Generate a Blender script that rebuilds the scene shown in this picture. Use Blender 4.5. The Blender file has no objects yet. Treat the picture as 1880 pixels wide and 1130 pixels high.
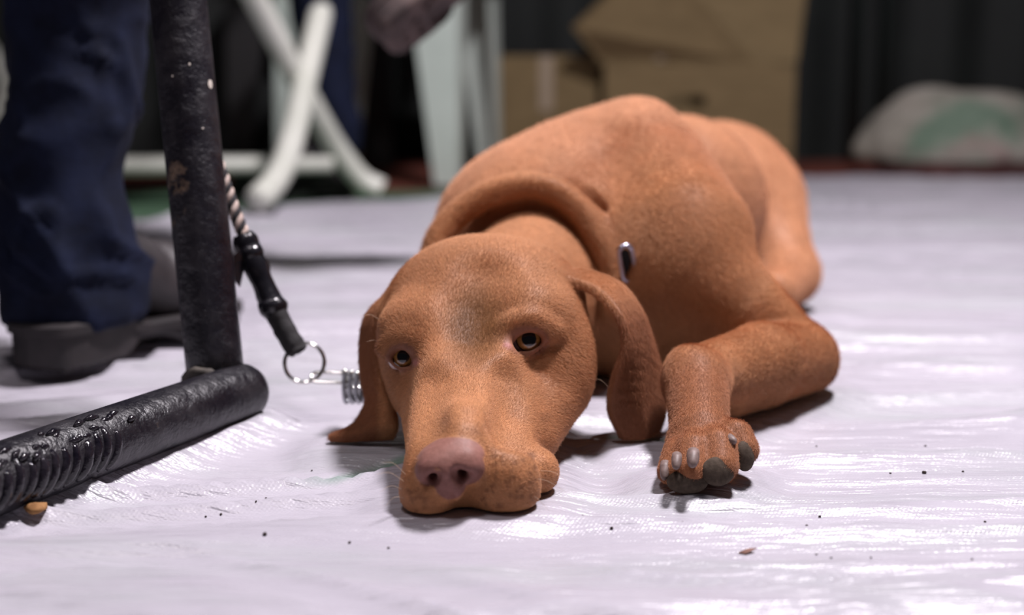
import bpy, bmesh, math, random
import numpy as np
from mathutils import Vector, Matrix

# ------------------------------------------------------------------ camera, world, lights, exposure
SC = bpy.context.scene
F = 2611.0                       # focal length in pixels of the 1880x1130 frame (50 mm on a 36 mm sensor)
PITCH = math.radians(10.0)
CAMH = 0.245
SP, CP = math.sin(PITCH), math.cos(PITCH)
cam_d = bpy.data.cameras.new('camera')
cam = bpy.data.objects.new('camera', cam_d)
SC.collection.objects.link(cam)
cam.location = (0, 0, CAMH)
cam.rotation_euler = (math.radians(80), 0, 0)
cam_d.sensor_width = 36.0
cam_d.lens = 36.0 * F / 1880.0
cam_d.clip_start = 0.02
cam_d.dof.use_dof = True
cam_d.dof.focus_distance = 0.835
cam_d.dof.aperture_fstop = 3.6
SC.camera = cam

world = bpy.data.worlds.new('tent_air')
SC.world = world
world.use_nodes = True
world.node_tree.nodes['Background'].inputs[0].default_value = (0.80, 0.74, 0.86, 1)
world.node_tree.nodes['Background'].inputs[1].default_value = 0.035

def area(name, loc, target, size, power, col):
    d = bpy.data.lights.new(name, 'AREA')
    d.shape = 'DISK'; d.size = size; d.energy = power; d.color = col
    o = bpy.data.objects.new(name, d)
    SC.collection.objects.link(o)
    o.location = loc
    o.rotation_euler = (Vector(target) - Vector(loc)).to_track_quat('-Z', 'Y').to_euler()
    return o
area('tent_lamp_key', (0.62, 1.22, 2.0), (0.08, 1.05, 0.05), 0.28, 84, (1.0, 0.93, 0.98))
area('tent_lamp_fill', (-0.35, 0.50, 2.0), (0.05, 0.95, 0.05), 0.35, 11, (1.0, 0.90, 0.93))
SC.view_settings.view_transform = 'Standard'
SC.view_settings.look = 'None'
SC.view_settings.gamma = 1.0
SC.view_settings.use_curve_mapping = False
SC.view_settings.exposure = 0.0

# ------------------------------------------------------------------ helpers
def P(px, py, Z):
    """a photo pixel at depth Z (metres along the view axis) as a world point"""
    x = (px - 940.0) / F * Z
    v = (py - 565.0) / F * Z
    return np.array((x, Z * CP - v * SP, CAMH - Z * SP - v * CP))
def G(px, py, z=0.0):
    v = (py - 565.0) / F
    Z = (CAMH - z) / (SP + v * CP)
    return P(px, py, Z)

def tag(o, label=None, cat=None, group=None, kind=None):
    if label: o['label'] = label
    if cat: o['category'] = cat
    if group: o['group'] = group
    if kind: o['kind'] = kind
    return o
def link(o, parent=None):
    SC.collection.objects.link(o)
    if parent is not None:
        o.parent = parent
        o.matrix_parent_inverse = Matrix.Translation(-parent.matrix_basis.translation) if False else parent.matrix_basis.inverted()
    return o
def empty(name, loc):
    o = bpy.data.objects.new(name, None)
    o.empty_display_size = 0.05
    o.location = loc
    return link(o)
def mesh_obj(name, verts, faces, mat, parent=None, smooth=True):
    me = bpy.data.meshes.new(name)
    me.from_pydata([tuple(v) for v in verts], [], [tuple(f) for f in faces])
    me.materials.append(mat)
    if smooth:
        me.polygons.foreach_set('use_smooth', [True] * len(me.polygons))
    me.update()
    return link(bpy.data.objects.new(name, me), parent)
def quad_mesh(name, V, Q, mat, parent=None):
    """fast path for big numpy quad meshes"""
    me = bpy.data.meshes.new(name)
    me.vertices.add(len(V)); me.vertices.foreach_set('co', V.astype(np.float32).ravel())
    me.loops.add(Q.size); me.loops.foreach_set('vertex_index', Q.astype(np.int32).ravel())
    me.polygons.add(len(Q))
    me.polygons.foreach_set('loop_start', np.arange(0, Q.size, 4, dtype=np.int32))
    me.polygons.foreach_set('use_smooth', np.ones(len(Q), dtype=bool))
    me.update(calc_edges=True)
    me.validate()
    me.materials.append(mat)
    return link(bpy.data.objects.new(name, me), parent)
def set_color(o, name, col):
    a = o.data.color_attributes.new(name, 'FLOAT_COLOR', 'POINT')
    c = np.ones((len(col), 4), np.float32); c[:, :3] = col
    a.data.foreach_set('color', c.ravel())

def tube_data(pts, rad, n=12, closed=False, flat=1.0, cap=True):
    """sweep a ring along a polyline; rad a number or one per point"""
    pts = [Vector(p) for p in pts]
    m = len(pts)
    if not hasattr(rad, '__len__'): rad = [rad] * m
    V, Fc = [], []
    T = []
    for i in range(m):
        a = pts[(i - 1) % m] if (closed or i > 0) else pts[i]
        b = pts[(i + 1) % m] if (closed or i < m - 1) else pts[i]
        T.append((b - a).normalized())
    ref = Vector((0, 0, 1)) if abs(T[0].z) < 0.9 else Vector((0, 1, 0))
    nrm = (ref - T[0] * ref.dot(T[0])).normalized()
    for i in range(m):
        nrm = (nrm - T[i] * nrm.dot(T[i])).normalized()
        bi = T[i].cross(nrm)
        for k in range(n):
            a = 2 * math.pi * k / n
            V.append(pts[i] + nrm * (math.cos(a) * rad[i]) + bi * (math.sin(a) * rad[i] * flat))
    for i in range(m if closed else m - 1):
        j = (i + 1) % m
        for k in range(n):
            k2 = (k + 1) % n
            Fc.append((i * n + k, i * n + k2, j * n + k2, j * n + k))
    if not closed and cap:
        Fc.append(tuple(range(n - 1, -1, -1)))
        Fc.append(tuple((m - 1) * n + k for k in range(n)))
    return V, Fc
def tube(name, pts, rad, mat, parent=None, **kw):
    V, Fc = tube_data(pts, rad, **kw)
    return mesh_obj(name, V, Fc, mat, parent)
def join_data(parts):
    V, Fc = [], []
    for v, f in parts:
        o = len(V)
        V += list(v); Fc += [tuple(i + o for i in q) for q in f]
    return V, Fc
def bezier(pts, n=24):
    """Catmull-Rom through the points"""
    pts = [np.array(p, float) for p in pts]
    q = [2 * pts[0] - pts[1]] + pts + [2 * pts[-1] - pts[-2]]
    out = []
    segs = len(pts) - 1
    per = max(2, n // segs)
    for i in range(segs):
        a, b, c, d = q[i:i + 4]
        for k in range(per):
            t = k / per
            out.append(0.5 * ((2 * b) + (c - a) * t + (2 * a - 5 * b + 4 * c - d) * t * t + (3 * b - a - 3 * c + d) * t ** 3))
    out.append(pts[-1])
    return out
def bevel_box(name, size, mat, parent=None, bev=0.004, loc=(0, 0, 0), rotz=0.0, seg=2):
    bm = bmesh.new()
    bmesh.ops.create_cube(bm, size=1.0)
    bmesh.ops.scale(bm, vec=size, verts=bm.verts)
    if bev: bmesh.ops.bevel(bm, geom=list(bm.edges), offset=bev, segments=seg, affect='EDGES')
    me = bpy.data.meshes.new(name); bm.to_mesh(me); bm.free()
    me.materials.append(mat)
    o = bpy.data.objects.new(name, me)
    o.location = loc; o.rotation_euler = (0, 0, rotz)
    return link(o, parent)

# lattice value noise, vectorised
def _hash(ix, iy, iz, seed):
    h = (ix * 374761393 + iy * 668265263 + iz * 2147483647 + seed * 1274126177).astype(np.int64) & 0xffffffff
    h = ((h ^ (h >> 13)) * 1274126177) & 0xffffffff
    h = h ^ (h >> 16)
    return (h & 0xffff) / 65535.0
def noise3(x, y, z, seed=0):
    x, y, z = np.broadcast_arrays(np.asarray(x, float), np.asarray(y, float), np.asarray(z, float))
    ix, iy, iz = np.floor(x).astype(np.int64), np.floor(y).astype(np.int64), np.floor(z).astype(np.int64)
    fx, fy, fz = x - ix, y - iy, z - iz
    fx, fy, fz = [f * f * f * (f * (f * 6 - 15) + 10) for f in (fx, fy, fz)]
    r = 0
    for dx in (0, 1):
        for dy in (0, 1):
            for dz in (0, 1):
                w = (fx if dx else 1 - fx) * (fy if dy else 1 - fy) * (fz if dz else 1 - fz)
                r = r + w * _hash(ix + dx, iy + dy, iz + dz, seed)
    return r * 2 - 1

# ---- signed distance fields and surface nets
class Field:
    def __init__(self): self.ops = []
    def _add(self, fn, lo, hi, k, mode): self.ops.append((fn, np.array(lo, float), np.array(hi, float), k, mode))
    def cone(self, a, ra, b, rb, k=0.012, mode='+'):
        a = np.array(a, float); b = np.array(b, float)
        ba = b - a; L = max(ba @ ba, 1e-12)
        def fn(x, y, z):
            px, py, pz = x - a[0], y - a[1], z - a[2]
            t = np.clip((px * ba[0] + py * ba[1] + pz * ba[2]) / L, 0, 1)
            return np.sqrt((px - ba[0] * t) ** 2 + (py - ba[1] * t) ** 2 + (pz - ba[2] * t) ** 2) - (ra + (rb - ra) * t)
        m = max(ra, rb)
        self._add(fn, np.minimum(a, b) - m, np.maximum(a, b) + m, k, mode)
    def ball(self, c, r, k=0.012, mode='+'): self.cone(c, r, np.array(c) + (0, 0, 1e-5), r, k, mode)
    def chain(self, pts, rs, k=0.008, mode='+'):
        if not hasattr(rs, '__len__'): rs = [rs] * len(pts)
        sub = [(np.array(pts[i], float), rs[i], np.array(pts[i + 1], float), rs[i + 1]) for i in range(len(pts) - 1)]
        def fn(x, y, z):
            d = None
            for a, ra, b, rb in sub:
                ba = b - a; L = max(ba @ ba, 1e-12)
                px, py, pz = x - a[0], y - a[1], z - a[2]
                t = np.clip((px * ba[0] + py * ba[1] + pz * ba[2]) / L, 0, 1)
                e = np.sqrt((px - ba[0] * t) ** 2 + (py - ba[1] * t) ** 2 + (pz - ba[2] * t) ** 2) - (ra + (rb - ra) * t)
                d = e if d is None else np.minimum(d, e)
            return d
        A = np.array(pts); m = max(rs)
        self._add(fn, A.min(0) - m, A.max(0) + m, k, mode)
    def ell(self, c, r, rot=None, k=0.012, mode='+'):
        c = np.array(c, float); r = np.array(r, float)
        R = np.eye(3) if rot is None else np.array(rot, float)      # rows: local axes in world
        def fn(x, y, z):
            px, py, pz = x - c[0], y - c[1], z - c[2]
            u = [(px * R[i, 0] + py * R[i, 1] + pz * R[i, 2]) / r[i] for i in range(3)]
            k0 = np.sqrt(u[0] ** 2 + u[1] ** 2 + u[2] ** 2) + 1e-9
            k1 = np.sqrt((u[0] / r[0]) ** 2 + (u[1] / r[1]) ** 2 + (u[2] / r[2]) ** 2) + 1e-9
            return k0 * (k0 - 1) / k1
        m = r.max()
        self._add(fn, c - m, c + m, k, mode)
    def sheet(self, tris, th, k=0.008, ki=0.004):
        """thickened triangles: th half thickness"""
        T = [[np.array(v, float) for v in t] for t in tris]
        def one(x, y, z, a, b, c):
            def seg(p, q):
                ba = q - p; L = ba @ ba
                X, Y, Zz = x - p[0], y - p[1], z - p[2]
                t = np.clip((X * ba[0] + Y * ba[1] + Zz * ba[2]) / L, 0, 1)
                return (X - ba[0] * t) ** 2 + (Y - ba[1] * t) ** 2 + (Zz - ba[2] * t) ** 2
            n = np.cross(b - a, c - a); nn = n @ n
            def side(p, q):
                m = np.cross(q - p, n)
                return ((x - p[0]) * m[0] + (y - p[1]) * m[1] + (z - p[2]) * m[2])
            inside = (side(a, b) <= 0) & (side(b, c) <= 0) & (side(c, a) <= 0)
            dp = ((x - a[0]) * n[0] + (y - a[1]) * n[1] + (z - a[2]) * n[2]) ** 2 / nn
            de = np.minimum(np.minimum(seg(a, b), seg(b, c)), seg(c, a))
            return np.sqrt(np.where(inside, dp, de))
        def fn(x, y, z):
            d = None
            for t in T:
                e = one(x, y, z, *t)
                if d is None: d = e
                else:
                    d = np.minimum(d, e)
            return d - th
        A = np.array(T).reshape(-1, 3)
        self._add(fn, A.min(0) - th + 0.03, A.max(0) + th - 0.03, k, '+')
    @staticmethod
    def comb(d, e, k, mode):
        if mode == '+':
            h = np.maximum(k - np.abs(d - e), 0) / k
            return np.minimum(d, e) - h * h * k * 0.25
        e = -e
        h = np.maximum(k - np.abs(d - e), 0) / k
        return np.maximum(d, e) + h * h * k * 0.25
    def grid(self, xs, ys, zs, far=0.05):
        D = np.full((len(xs), len(ys), len(zs)), far, np.float32)
        xs, ys, zs = [np.asarray(a, np.float32) for a in (xs, ys, zs)]
        for fn, lo, hi, k, mode in self.ops:
            m = (far * 0.8 if mode == '+' else 0.0) + k + 0.002
            sl = []
            for ax, l, h in zip((xs, ys, zs), lo - m, hi + m):
                sl.append(slice(int(np.searchsorted(ax, l)), int(np.searchsorted(ax, h))))
            if any(s.stop <= s.start for s in sl): continue
            e = fn(xs[sl[0]][:, None, None], ys[sl[1]][None, :, None], zs[sl[2]][None, None, :]).astype(np.float32)
            D[sl[0], sl[1], sl[2]] = self.comb(D[sl[0], sl[1], sl[2]], e, np.float32(k), mode)
        return D
    def at(self, p, far=0.05):
        p = np.atleast_2d(p)
        d = np.full(len(p), far)
        for fn, lo, hi, k, mode in self.ops:
            d = self.comb(d, fn(p[:, 0], p[:, 1], p[:, 2]), k, mode)
        return d
def ray_hit(field, px, py, z0=0.6, z1=1.7):
    o = np.array((0, 0, CAMH)); d = P(px, py, 1.0) - o
    Z = z0
    for _ in range(400):
        s = field.at(o + d * Z)[0]
        if s < 0.0002: return Z
        Z += max(s * 0.7, 0.0003)
        if Z > z1: break
    return None

def surface_nets(D, xs, ys, zs):
    xs, ys, zs = [np.asarray(a, np.float64) for a in (xs, ys, zs)]
    nx, ny, nz = D.shape
    S = D < 0
    cnt = np.zeros((nx - 1, ny - 1, nz - 1), np.uint8)
    for dx in (0, 1):
        for dy in (0, 1):
            for dz in (0, 1):
                cnt += S[dx:nx - 1 + dx, dy:ny - 1 + dy, dz:nz - 1 + dz]
    act = (cnt > 0) & (cnt < 8)
    I, J, K = np.nonzero(act)
    idx = np.full(act.shape, -1, np.int32); idx[I, J, K] = np.arange(len(I))
    acc = np.zeros((len(I), 3)); n = np.zeros(len(I))
    cs = [(0, 0, 0), (1, 0, 0), (0, 1, 0), (1, 1, 0), (0, 0, 1), (1, 0, 1), (0, 1, 1), (1, 1, 1)]
    val = {c: D[I + c[0], J + c[1], K + c[2]].astype(np.float64) for c in cs}
    for a in cs:
        for ax in range(3):
            if a[ax]: continue
            b = list(a); b[ax] = 1; b = tuple(b)
            va, vb = val[a], val[b]
            cr = (va < 0) != (vb < 0)
            t = np.where(cr, va / np.where(cr, va - vb, 1), 0)
            pa = np.stack([xs[I + a[0]], ys[J + a[1]], zs[K + a[2]]], 1)
            pb = np.stack([xs[I + b[0]], ys[J + b[1]], zs[K + b[2]]], 1)
            acc += np.where(cr[:, None], pa + (pb - pa) * t[:, None], 0); n += cr
    V = acc / n[:, None]
    Q = []
    s = S
    c = np.nonzero(s[:-1, 1:-1, 1:-1] != s[1:, 1:-1, 1:-1]); i, j, k = c[0], c[1] + 1, c[2] + 1
    q = np.stack([idx[i, j - 1, k - 1], idx[i, j, k - 1], idx[i, j, k], idx[i, j - 1, k]], 1)
    fl = s[i, j, k]; q[~fl] = q[~fl][:, ::-1]; Q.append(q)
    c = np.nonzero(s[1:-1, :-1, 1:-1] != s[1:-1, 1:, 1:-1]); i, j, k = c[0] + 1, c[1], c[2] + 1
    q = np.stack([idx[i - 1, j, k - 1], idx[i - 1, j, k], idx[i, j, k], idx[i, j, k - 1]], 1)
    fl = s[i, j, k]; q[~fl] = q[~fl][:, ::-1]; Q.append(q)
    c = np.nonzero(s[1:-1, 1:-1, :-1] != s[1:-1, 1:-1, 1:]); i, j, k = c[0] + 1, c[1] + 1, c[2]
    q = np.stack([idx[i - 1, j - 1, k], idx[i, j - 1, k], idx[i, j, k], idx[i - 1, j, k]], 1)
    fl = s[i, j, k]; q[~fl] = q[~fl][:, ::-1]; Q.append(q)
    return V, np.concatenate(Q)
def relax(V, Q, it=2, lam=0.5):
    for _ in range(it):
        A = np.zeros_like(V); n = np.zeros(len(V))
        for a, b in ((0, 1), (1, 2), (2, 3), (3, 0)):
            for p, q in ((a, b), (b, a)):
                for c in range(3):
                    A[:, c] += np.bincount(Q[:, p], V[Q[:, q], c], len(V))
                n += np.bincount(Q[:, p], minlength=len(V))
        V = V + lam * (A / np.maximum(n, 1)[:, None] - V)
    return V
def normals(V, Q):
    fn = np.cross(V[Q[:, 2]] - V[Q[:, 0]], V[Q[:, 3]] - V[Q[:, 1]])
    N = np.zeros_like(V)
    for a in range(4):
        for c in range(3): N[:, c] += np.bincount(Q[:, a], fn[:, c], len(V))
    return N / np.maximum(np.linalg.norm(N, axis=1), 1e-12)[:, None]
def axis(segs):
    out = []
    for a, b, h in segs: out.append(np.arange(a, b - 1e-9, h))
    out.append([segs[-1][1]])
    return np.concatenate(out)
def sstep(a, b, x):
    t = np.clip((x - a) / (b - a), 0, 1)
    return t * t * (3 - 2 * t)

# ------------------------------------------------------------------ materials
def mat(name, col=(0.8, 0.8, 0.8), rough=0.5, metal=0.0, spec=0.5, **kw):
    m = bpy.data.materials.new(name); m.use_nodes = True
    b = m.node_tree.nodes['Principled BSDF']
    b.inputs['Base Color'].default_value = (*col, 1)
    b.inputs['Roughness'].default_value = rough
    b.inputs['Metallic'].default_value = metal
    b.inputs['Specular IOR Level'].default_value = spec
    for k, v in kw.items(): b.inputs[k].default_value = v
    return m
def nodes(m): return m.node_tree.nodes, m.node_tree.links, m.node_tree.nodes['Principled BSDF']
def noise_node(m, scale, detail=4, rough=0.55, stretch=(1, 1, 1), rot=(0, 0, 0), coord='Object'):
    n, l, b = nodes(m)
    tc = n.new('ShaderNodeTexCoord'); mp = n.new('ShaderNodeMapping')
    mp.inputs['Scale'].default_value = stretch; mp.inputs['Rotation'].default_value = rot
    t = n.new('ShaderNodeTexNoise'); t.inputs['Scale'].default_value = scale
    t.inputs['Detail'].default_value = detail; t.inputs['Roughness'].default_value = rough
    l.new(tc.outputs[coord], mp.inputs[0]); l.new(mp.outputs[0], t.inputs['Vector'])
    return t
def ramp(m, src, stops):
    n, l, b = nodes(m)
    r = n.new('ShaderNodeValToRGB')
    e = r.color_ramp.elements
    while len(e) < len(stops): e.new(0.5)
    for el, (p, c) in zip(e, stops): el.position = p; el.color = (*c, 1)
    l.new(src, r.inputs[0])
    return r
def bump(m, src, strength, dist, prev=None):
    n, l, b = nodes(m)
    bn = n.new('ShaderNodeBump'); bn.inputs['Strength'].default_value = strength; bn.inputs['Distance'].default_value = dist
    l.new(src, bn.inputs['Height'])
    if prev: l.new(prev.outputs[0], bn.inputs['Normal'])
    l.new(bn.outputs[0], b.inputs['Normal'])
    return bn
def mixc(m, a, b_, fac, mode='MIX'):
    n, l, b = nodes(m)
    x = n.new('ShaderNodeMix'); x.data_type = 'RGBA'; x.blend_type = mode
    for s, v in ((x.inputs[0], fac), (x.inputs[6], a), (x.inputs[7], b_)):
        if isinstance(v, (int, float)): s.default_value = v
        elif isinstance(v, tuple): s.default_value = (*v, 1)
        else: l.new(v, s)
    return x.outputs[2]

def make_tarp_mat():
    m = mat('white_woven_tarp', (0.72, 0.70, 0.76), 0.42, spec=0.5)
    n, l, b = nodes(m)
    vc = n.new('ShaderNodeVertexColor'); vc.layer_name = 'tint'
    big = noise_node(m, 5, 4, 0.6, (0.6, 1.6, 1))
    r1 = ramp(m, big.outputs[0], [(0.3, (0.90, 0.90, 0.91)), (0.7, (1, 1, 1))])
    c = mixc(m, vc.outputs[0], r1.outputs[0], 1.0, 'MULTIPLY')
    dirt = noise_node(m, 9, 7, 0.7, (1, 1.5, 1))
    r2 = ramp(m, dirt.outputs[0], [(0.60, (0, 0, 0)), (0.78, (1, 1, 1))])
    mf = n.new('ShaderNodeMath'); mf.operation = 'MULTIPLY'; mf.inputs[1].default_value = 0.035
    l.new(r2.outputs[0], mf.inputs[0])
    c = mixc(m, c, (0.36, 0.31, 0.30), mf.outputs[0])
    gr = noise_node(m, 6, 5, 0.6, (0.5, 2.2, 1), (0, 0, -0.2))
    rg = ramp(m, gr.outputs[0], [(0.48, (0, 0, 0)), (0.72, (0.42,) * 3)])
    c = mixc(m, c, (0.33, 0.39, 0.36), rg.outputs[0])
    l.new(c, b.inputs['Base Color'])
    cr = noise_node(m, 20, 5, 0.58, (0.25, 2.0, 1), (0, 0, -0.16))
    cr2 = noise_node(m, 70, 4, 0.55, (0.3, 2.0, 1), (0, 0, -0.3))
    tc = n.new('ShaderNodeTexCoord')
    waves = []
    for ang in (0.0, math.pi / 2):
        mp = n.new('ShaderNodeMapping'); mp.inputs['Rotation'].default_value = (0, 0, 0.55 + ang)
        w = n.new('ShaderNodeTexWave'); w.inputs['Scale'].default_value = 160; w.inputs['Distortion'].default_value = 0.6
        l.new(tc.outputs['Object'], mp.inputs[0]); l.new(mp.outputs[0], w.inputs[0]); waves.append(w)
    ad = n.new('ShaderNodeMath'); ad.operation = 'ADD'
    l.new(waves[0].outputs['Fac'], ad.inputs[0]); l.new(waves[1].outputs['Fac'], ad.inputs[1])
    b1 = bump(m, cr.outputs[0], 0.7, 0.013)
    b2 = bump(m, cr2.outputs[0], 0.25, 0.002, b1)
    bump(m, ad.outputs[0], 0.12, 0.0004, b2)
    rr = ramp(m, cr2.outputs[0], [(0.3, (0.24,) * 3), (0.7, (0.38,) * 3)])
    l.new(rr.outputs[0], b.inputs['Roughness'])
    return m
M = {}
M['tarp'] = make_tarp_mat()
def noisy(name, c1, c2, scale, rough=0.6, bumpd=0.0, metal=0.0, stretch=(1, 1, 1), spec=0.5, lo=0.35, hi=0.65, bs=0.5):
    m = mat(name, c1, rough, metal, spec)
    t = noise_node(m, scale, 5, 0.6, stretch)
    r = ramp(m, t.outputs[0], [(lo, c1), (hi, c2)])
    n, l, b = nodes(m); l.new(r.outputs[0], b.inputs['Base Color'])
    if bumpd: bump(m, t.outputs[0], bs, bumpd)
    return m
M['ground'] = noisy('red_brown_carpet', (0.10, 0.018, 0.010), (0.16, 0.035, 0.016), 40, 0.95, 0.004)
M['green'] = noisy('green_groundsheet', (0.045, 0.10, 0.055), (0.08, 0.15, 0.09), 12, 0.6, 0.004)
M['wall'] = noisy('dark_green_tent_canvas', (0.0024, 0.0048, 0.0042), (0.0048, 0.0084, 0.0072), 6, 0.7, 0.003)
M['pole'] = mat('dark_painted_pole', (0.02, 0.03, 0.028), 0.5)
def make_paint():
    m = mat('chipped_black_paint', (0.006, 0.005, 0.008), 0.34, spec=0.6)
    n, l, b = nodes(m)
    t = noise_node(m, 60, 6, 0.65)
    t2 = noise_node(m, 14, 5, 0.7)
    r = ramp(m, t2.outputs[0], [(0.645, (0, 0, 0)), (0.70, (1, 1, 1))])
    dust = noise_node(m, 30, 6, 0.7)
    rd = ramp(m, dust.outputs[0], [(0.45, (0.006, 0.005, 0.009)), (0.8, (0.030, 0.027, 0.031))])
    c = mixc(m, rd.outputs[0], (0.16, 0.11, 0.075), r.outputs[0])
    l.new(c, b.inputs['Base Color'])
    rr = ramp(m, dust.outputs[0], [(0.3, (0.25,) * 3), (0.7, (0.5,) * 3)])
    l.new(rr.outputs[0], b.inputs['Roughness'])
    b1 = bump(m, t2.outputs[0], 0.5, 0.006)
    bump(m, t.outputs[0], 0.6, 0.004, b1)
    return m
M['paint'] = make_paint()
M['weld'] = noisy('glossy_black_weld', (0.006, 0.005, 0.009), (0.02, 0.017, 0.022), 90, 0.13, 0.003)
M['denim'] = noisy('dark_blue_denim', (0.003, 0.005, 0.015), (0.007, 0.011, 0.032), 30, 0.85, 0.002, spec=0.2)
M['boot'] = noisy('worn_charcoal_leather', (0.015, 0.012, 0.014), (0.036, 0.030, 0.032), 25, 0.55, 0.001)
M['sole'] = noisy('black_rubber_sole', (0.010, 0.008, 0.009), (0.022, 0.017, 0.018), 40, 0.6, 0.001)
M['dirty_sole'] = noisy('dusty_brown_sole', (0.028, 0.019, 0.019), (0.13, 0.090, 0.083), 22, 0.8, 0.002)
M['white_tube'] = noisy('cream_white_enamel', (0.62, 0.64, 0.56), (0.72, 0.73, 0.66), 8, 0.4)
M['white_plastic'] = noisy('pale_green_white_plastic', (0.50, 0.58, 0.52), (0.58, 0.66, 0.60), 6, 0.45)
M['dark_plastic'] = noisy('dark_grey_plastic', (0.010, 0.010, 0.010), (0.014, 0.013, 0.014), 6, 0.6)
M['card'] = noisy('brown_cardboard', (0.15, 0.105, 0.046), (0.19, 0.135, 0.062), 14, 0.85, 0.001, stretch=(1, 1, 4))
M['tape'] = mat('beige_packing_tape', (0.30, 0.24, 0.17), 0.4)
M['black_hole'] = mat('dark_slot_lining', (0.006, 0.004, 0.003), 0.9)
def make_sack():
    m = noisy('stained_grey_sack_cloth', (0.20, 0.19, 0.155), (0.33, 0.31, 0.27), 7, 0.85, 0.004)
    n, l, b = nodes(m)
    src = b.inputs['Base Color'].links[0].from_socket
    g = noise_node(m, 5, 3, 0.5); rg = ramp(m, g.outputs[0], [(0.56, (0, 0, 0)), (0.66, (0.7,) * 3)])
    c = mixc(m, src, (0.05, 0.13, 0.08), rg.outputs[0])
    g2 = noise_node(m, 4, 3, 0.5, rot=(1, 2, 0.4)); rg2 = ramp(m, g2.outputs[0], [(0.58, (0, 0, 0)), (0.68, (0.7,) * 3)])
    c = mixc(m, c, (0.24, 0.12, 0.12), rg2.outputs[0])
    l.new(c, b.inputs['Base Color'])
    return m
M['sack'] = make_sack()
M['redcloth'] = noisy('dark_red_cloth', (0.035, 0.010, 0.009), (0.07, 0.022, 0.020), 12, 0.9, 0.003)
M['chrome'] = mat('polished_steel', (0.80, 0.80, 0.76), 0.16, 1.0)
M['gunmetal'] = mat('dull_steel', (0.42, 0.43, 0.45), 0.28, 1.0)
M['tapewrap'] = noisy('glossy_black_tape', (0.005, 0.005, 0.007), (0.015, 0.014, 0.018), 50, 0.22, 0.002)
M['webbing'] = noisy('matt_black_webbing', (0.008, 0.007, 0.008), (0.022, 0.02, 0.022), 120, 0.8, 0.002)
M['rope_dark'] = noisy('black_rope_strand', (0.010, 0.009, 0.011), (0.03, 0.027, 0.03), 200, 0.9, 0.001)
M['rope_light'] = noisy('beige_rope_strand', (0.40, 0.30, 0.26), (0.55, 0.45, 0.40), 200, 0.9, 0.001)
M['kibble'] = noisy('brown_kibble', (0.22, 0.10, 0.03), (0.34, 0.17, 0.06), 120, 0.85, 0.001)
M['crumb'] = mat('dark_dirt', (0.03, 0.018, 0.016), 0.9)
M['leaf'] = mat('dry_leaf', (0.20, 0.10, 0.075), 0.8)
M['grit'] = mat('dark_grit', (0.03, 0.020, 0.012), 0.95)

def make_fur():
    m = mat('short_rust_coat', (0.40, 0.13, 0.04), 0.52, spec=0.2)
    n, l, b = nodes(m)
    vc = n.new('ShaderNodeVertexColor'); vc.layer_name = 'tint'
    t = noise_node(m, 260, 4, 0.6)
    r = ramp(m, t.outputs[0], [(0.3, (0.82, 0.80, 0.78)), (0.7, (1.1, 1.1, 1.1))])
    t2 = noise_node(m, 22, 4, 0.6)
    r2 = ramp(m, t2.outputs[0], [(0.35, (0.86, 0.83, 0.80)), (0.65, (1.06, 1.05, 1.05))])
    c = mixc(m, vc.outputs[0], r.outputs[0], 1.0, 'MULTIPLY')
    c = mixc(m, c, r2.outputs[0], 1.0, 'MULTIPLY')
    l.new(c, b.inputs['Base Color'])
    b.inputs['Sheen Weight'].default_value = 0.06
    b.inputs['Sheen Roughness'].default_value = 0.45
    b.inputs['Sheen Tint'].default_value = (1.0, 0.80, 0.74, 1)
    b1 = bump(m, t.outputs[0], 0.35, 0.0008)
    return m
M['fur'] = make_fur()
M['claw'] = noisy('pale_horn_claw', (0.13, 0.088, 0.075), (0.22, 0.155, 0.14), 300, 0.55)
M['pad'] = noisy('grey_brown_paw_pad', (0.050, 0.037, 0.027), (0.085, 0.064, 0.048), 300, 0.85, 0.0006, spec=0.15)
M['sclera'] = mat('eye_white', (0.40, 0.27, 0.25), 0.15)
M['pupil'] = mat('black_pupil', (0.004, 0.004, 0.006), 0.08, spec=0.8)
M['whisker'] = mat('fine_pale_hair', (0.55, 0.40, 0.28), 0.5)
def make_iris():
    m = mat('amber_iris', (0.30, 0.13, 0.03), 0.12, spec=0.7)
    n, l, b = nodes(m)
    vc = n.new('ShaderNodeVertexColor'); vc.layer_name = 'tint'
    l.new(vc.outputs[0], b.inputs['Base Color'])
    b.inputs['Coat Weight'].default_value = 1.0; b.inputs['Coat Roughness'].default_value = 0.03
    return m
M['iris'] = make_iris()

exec_order = []
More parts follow.
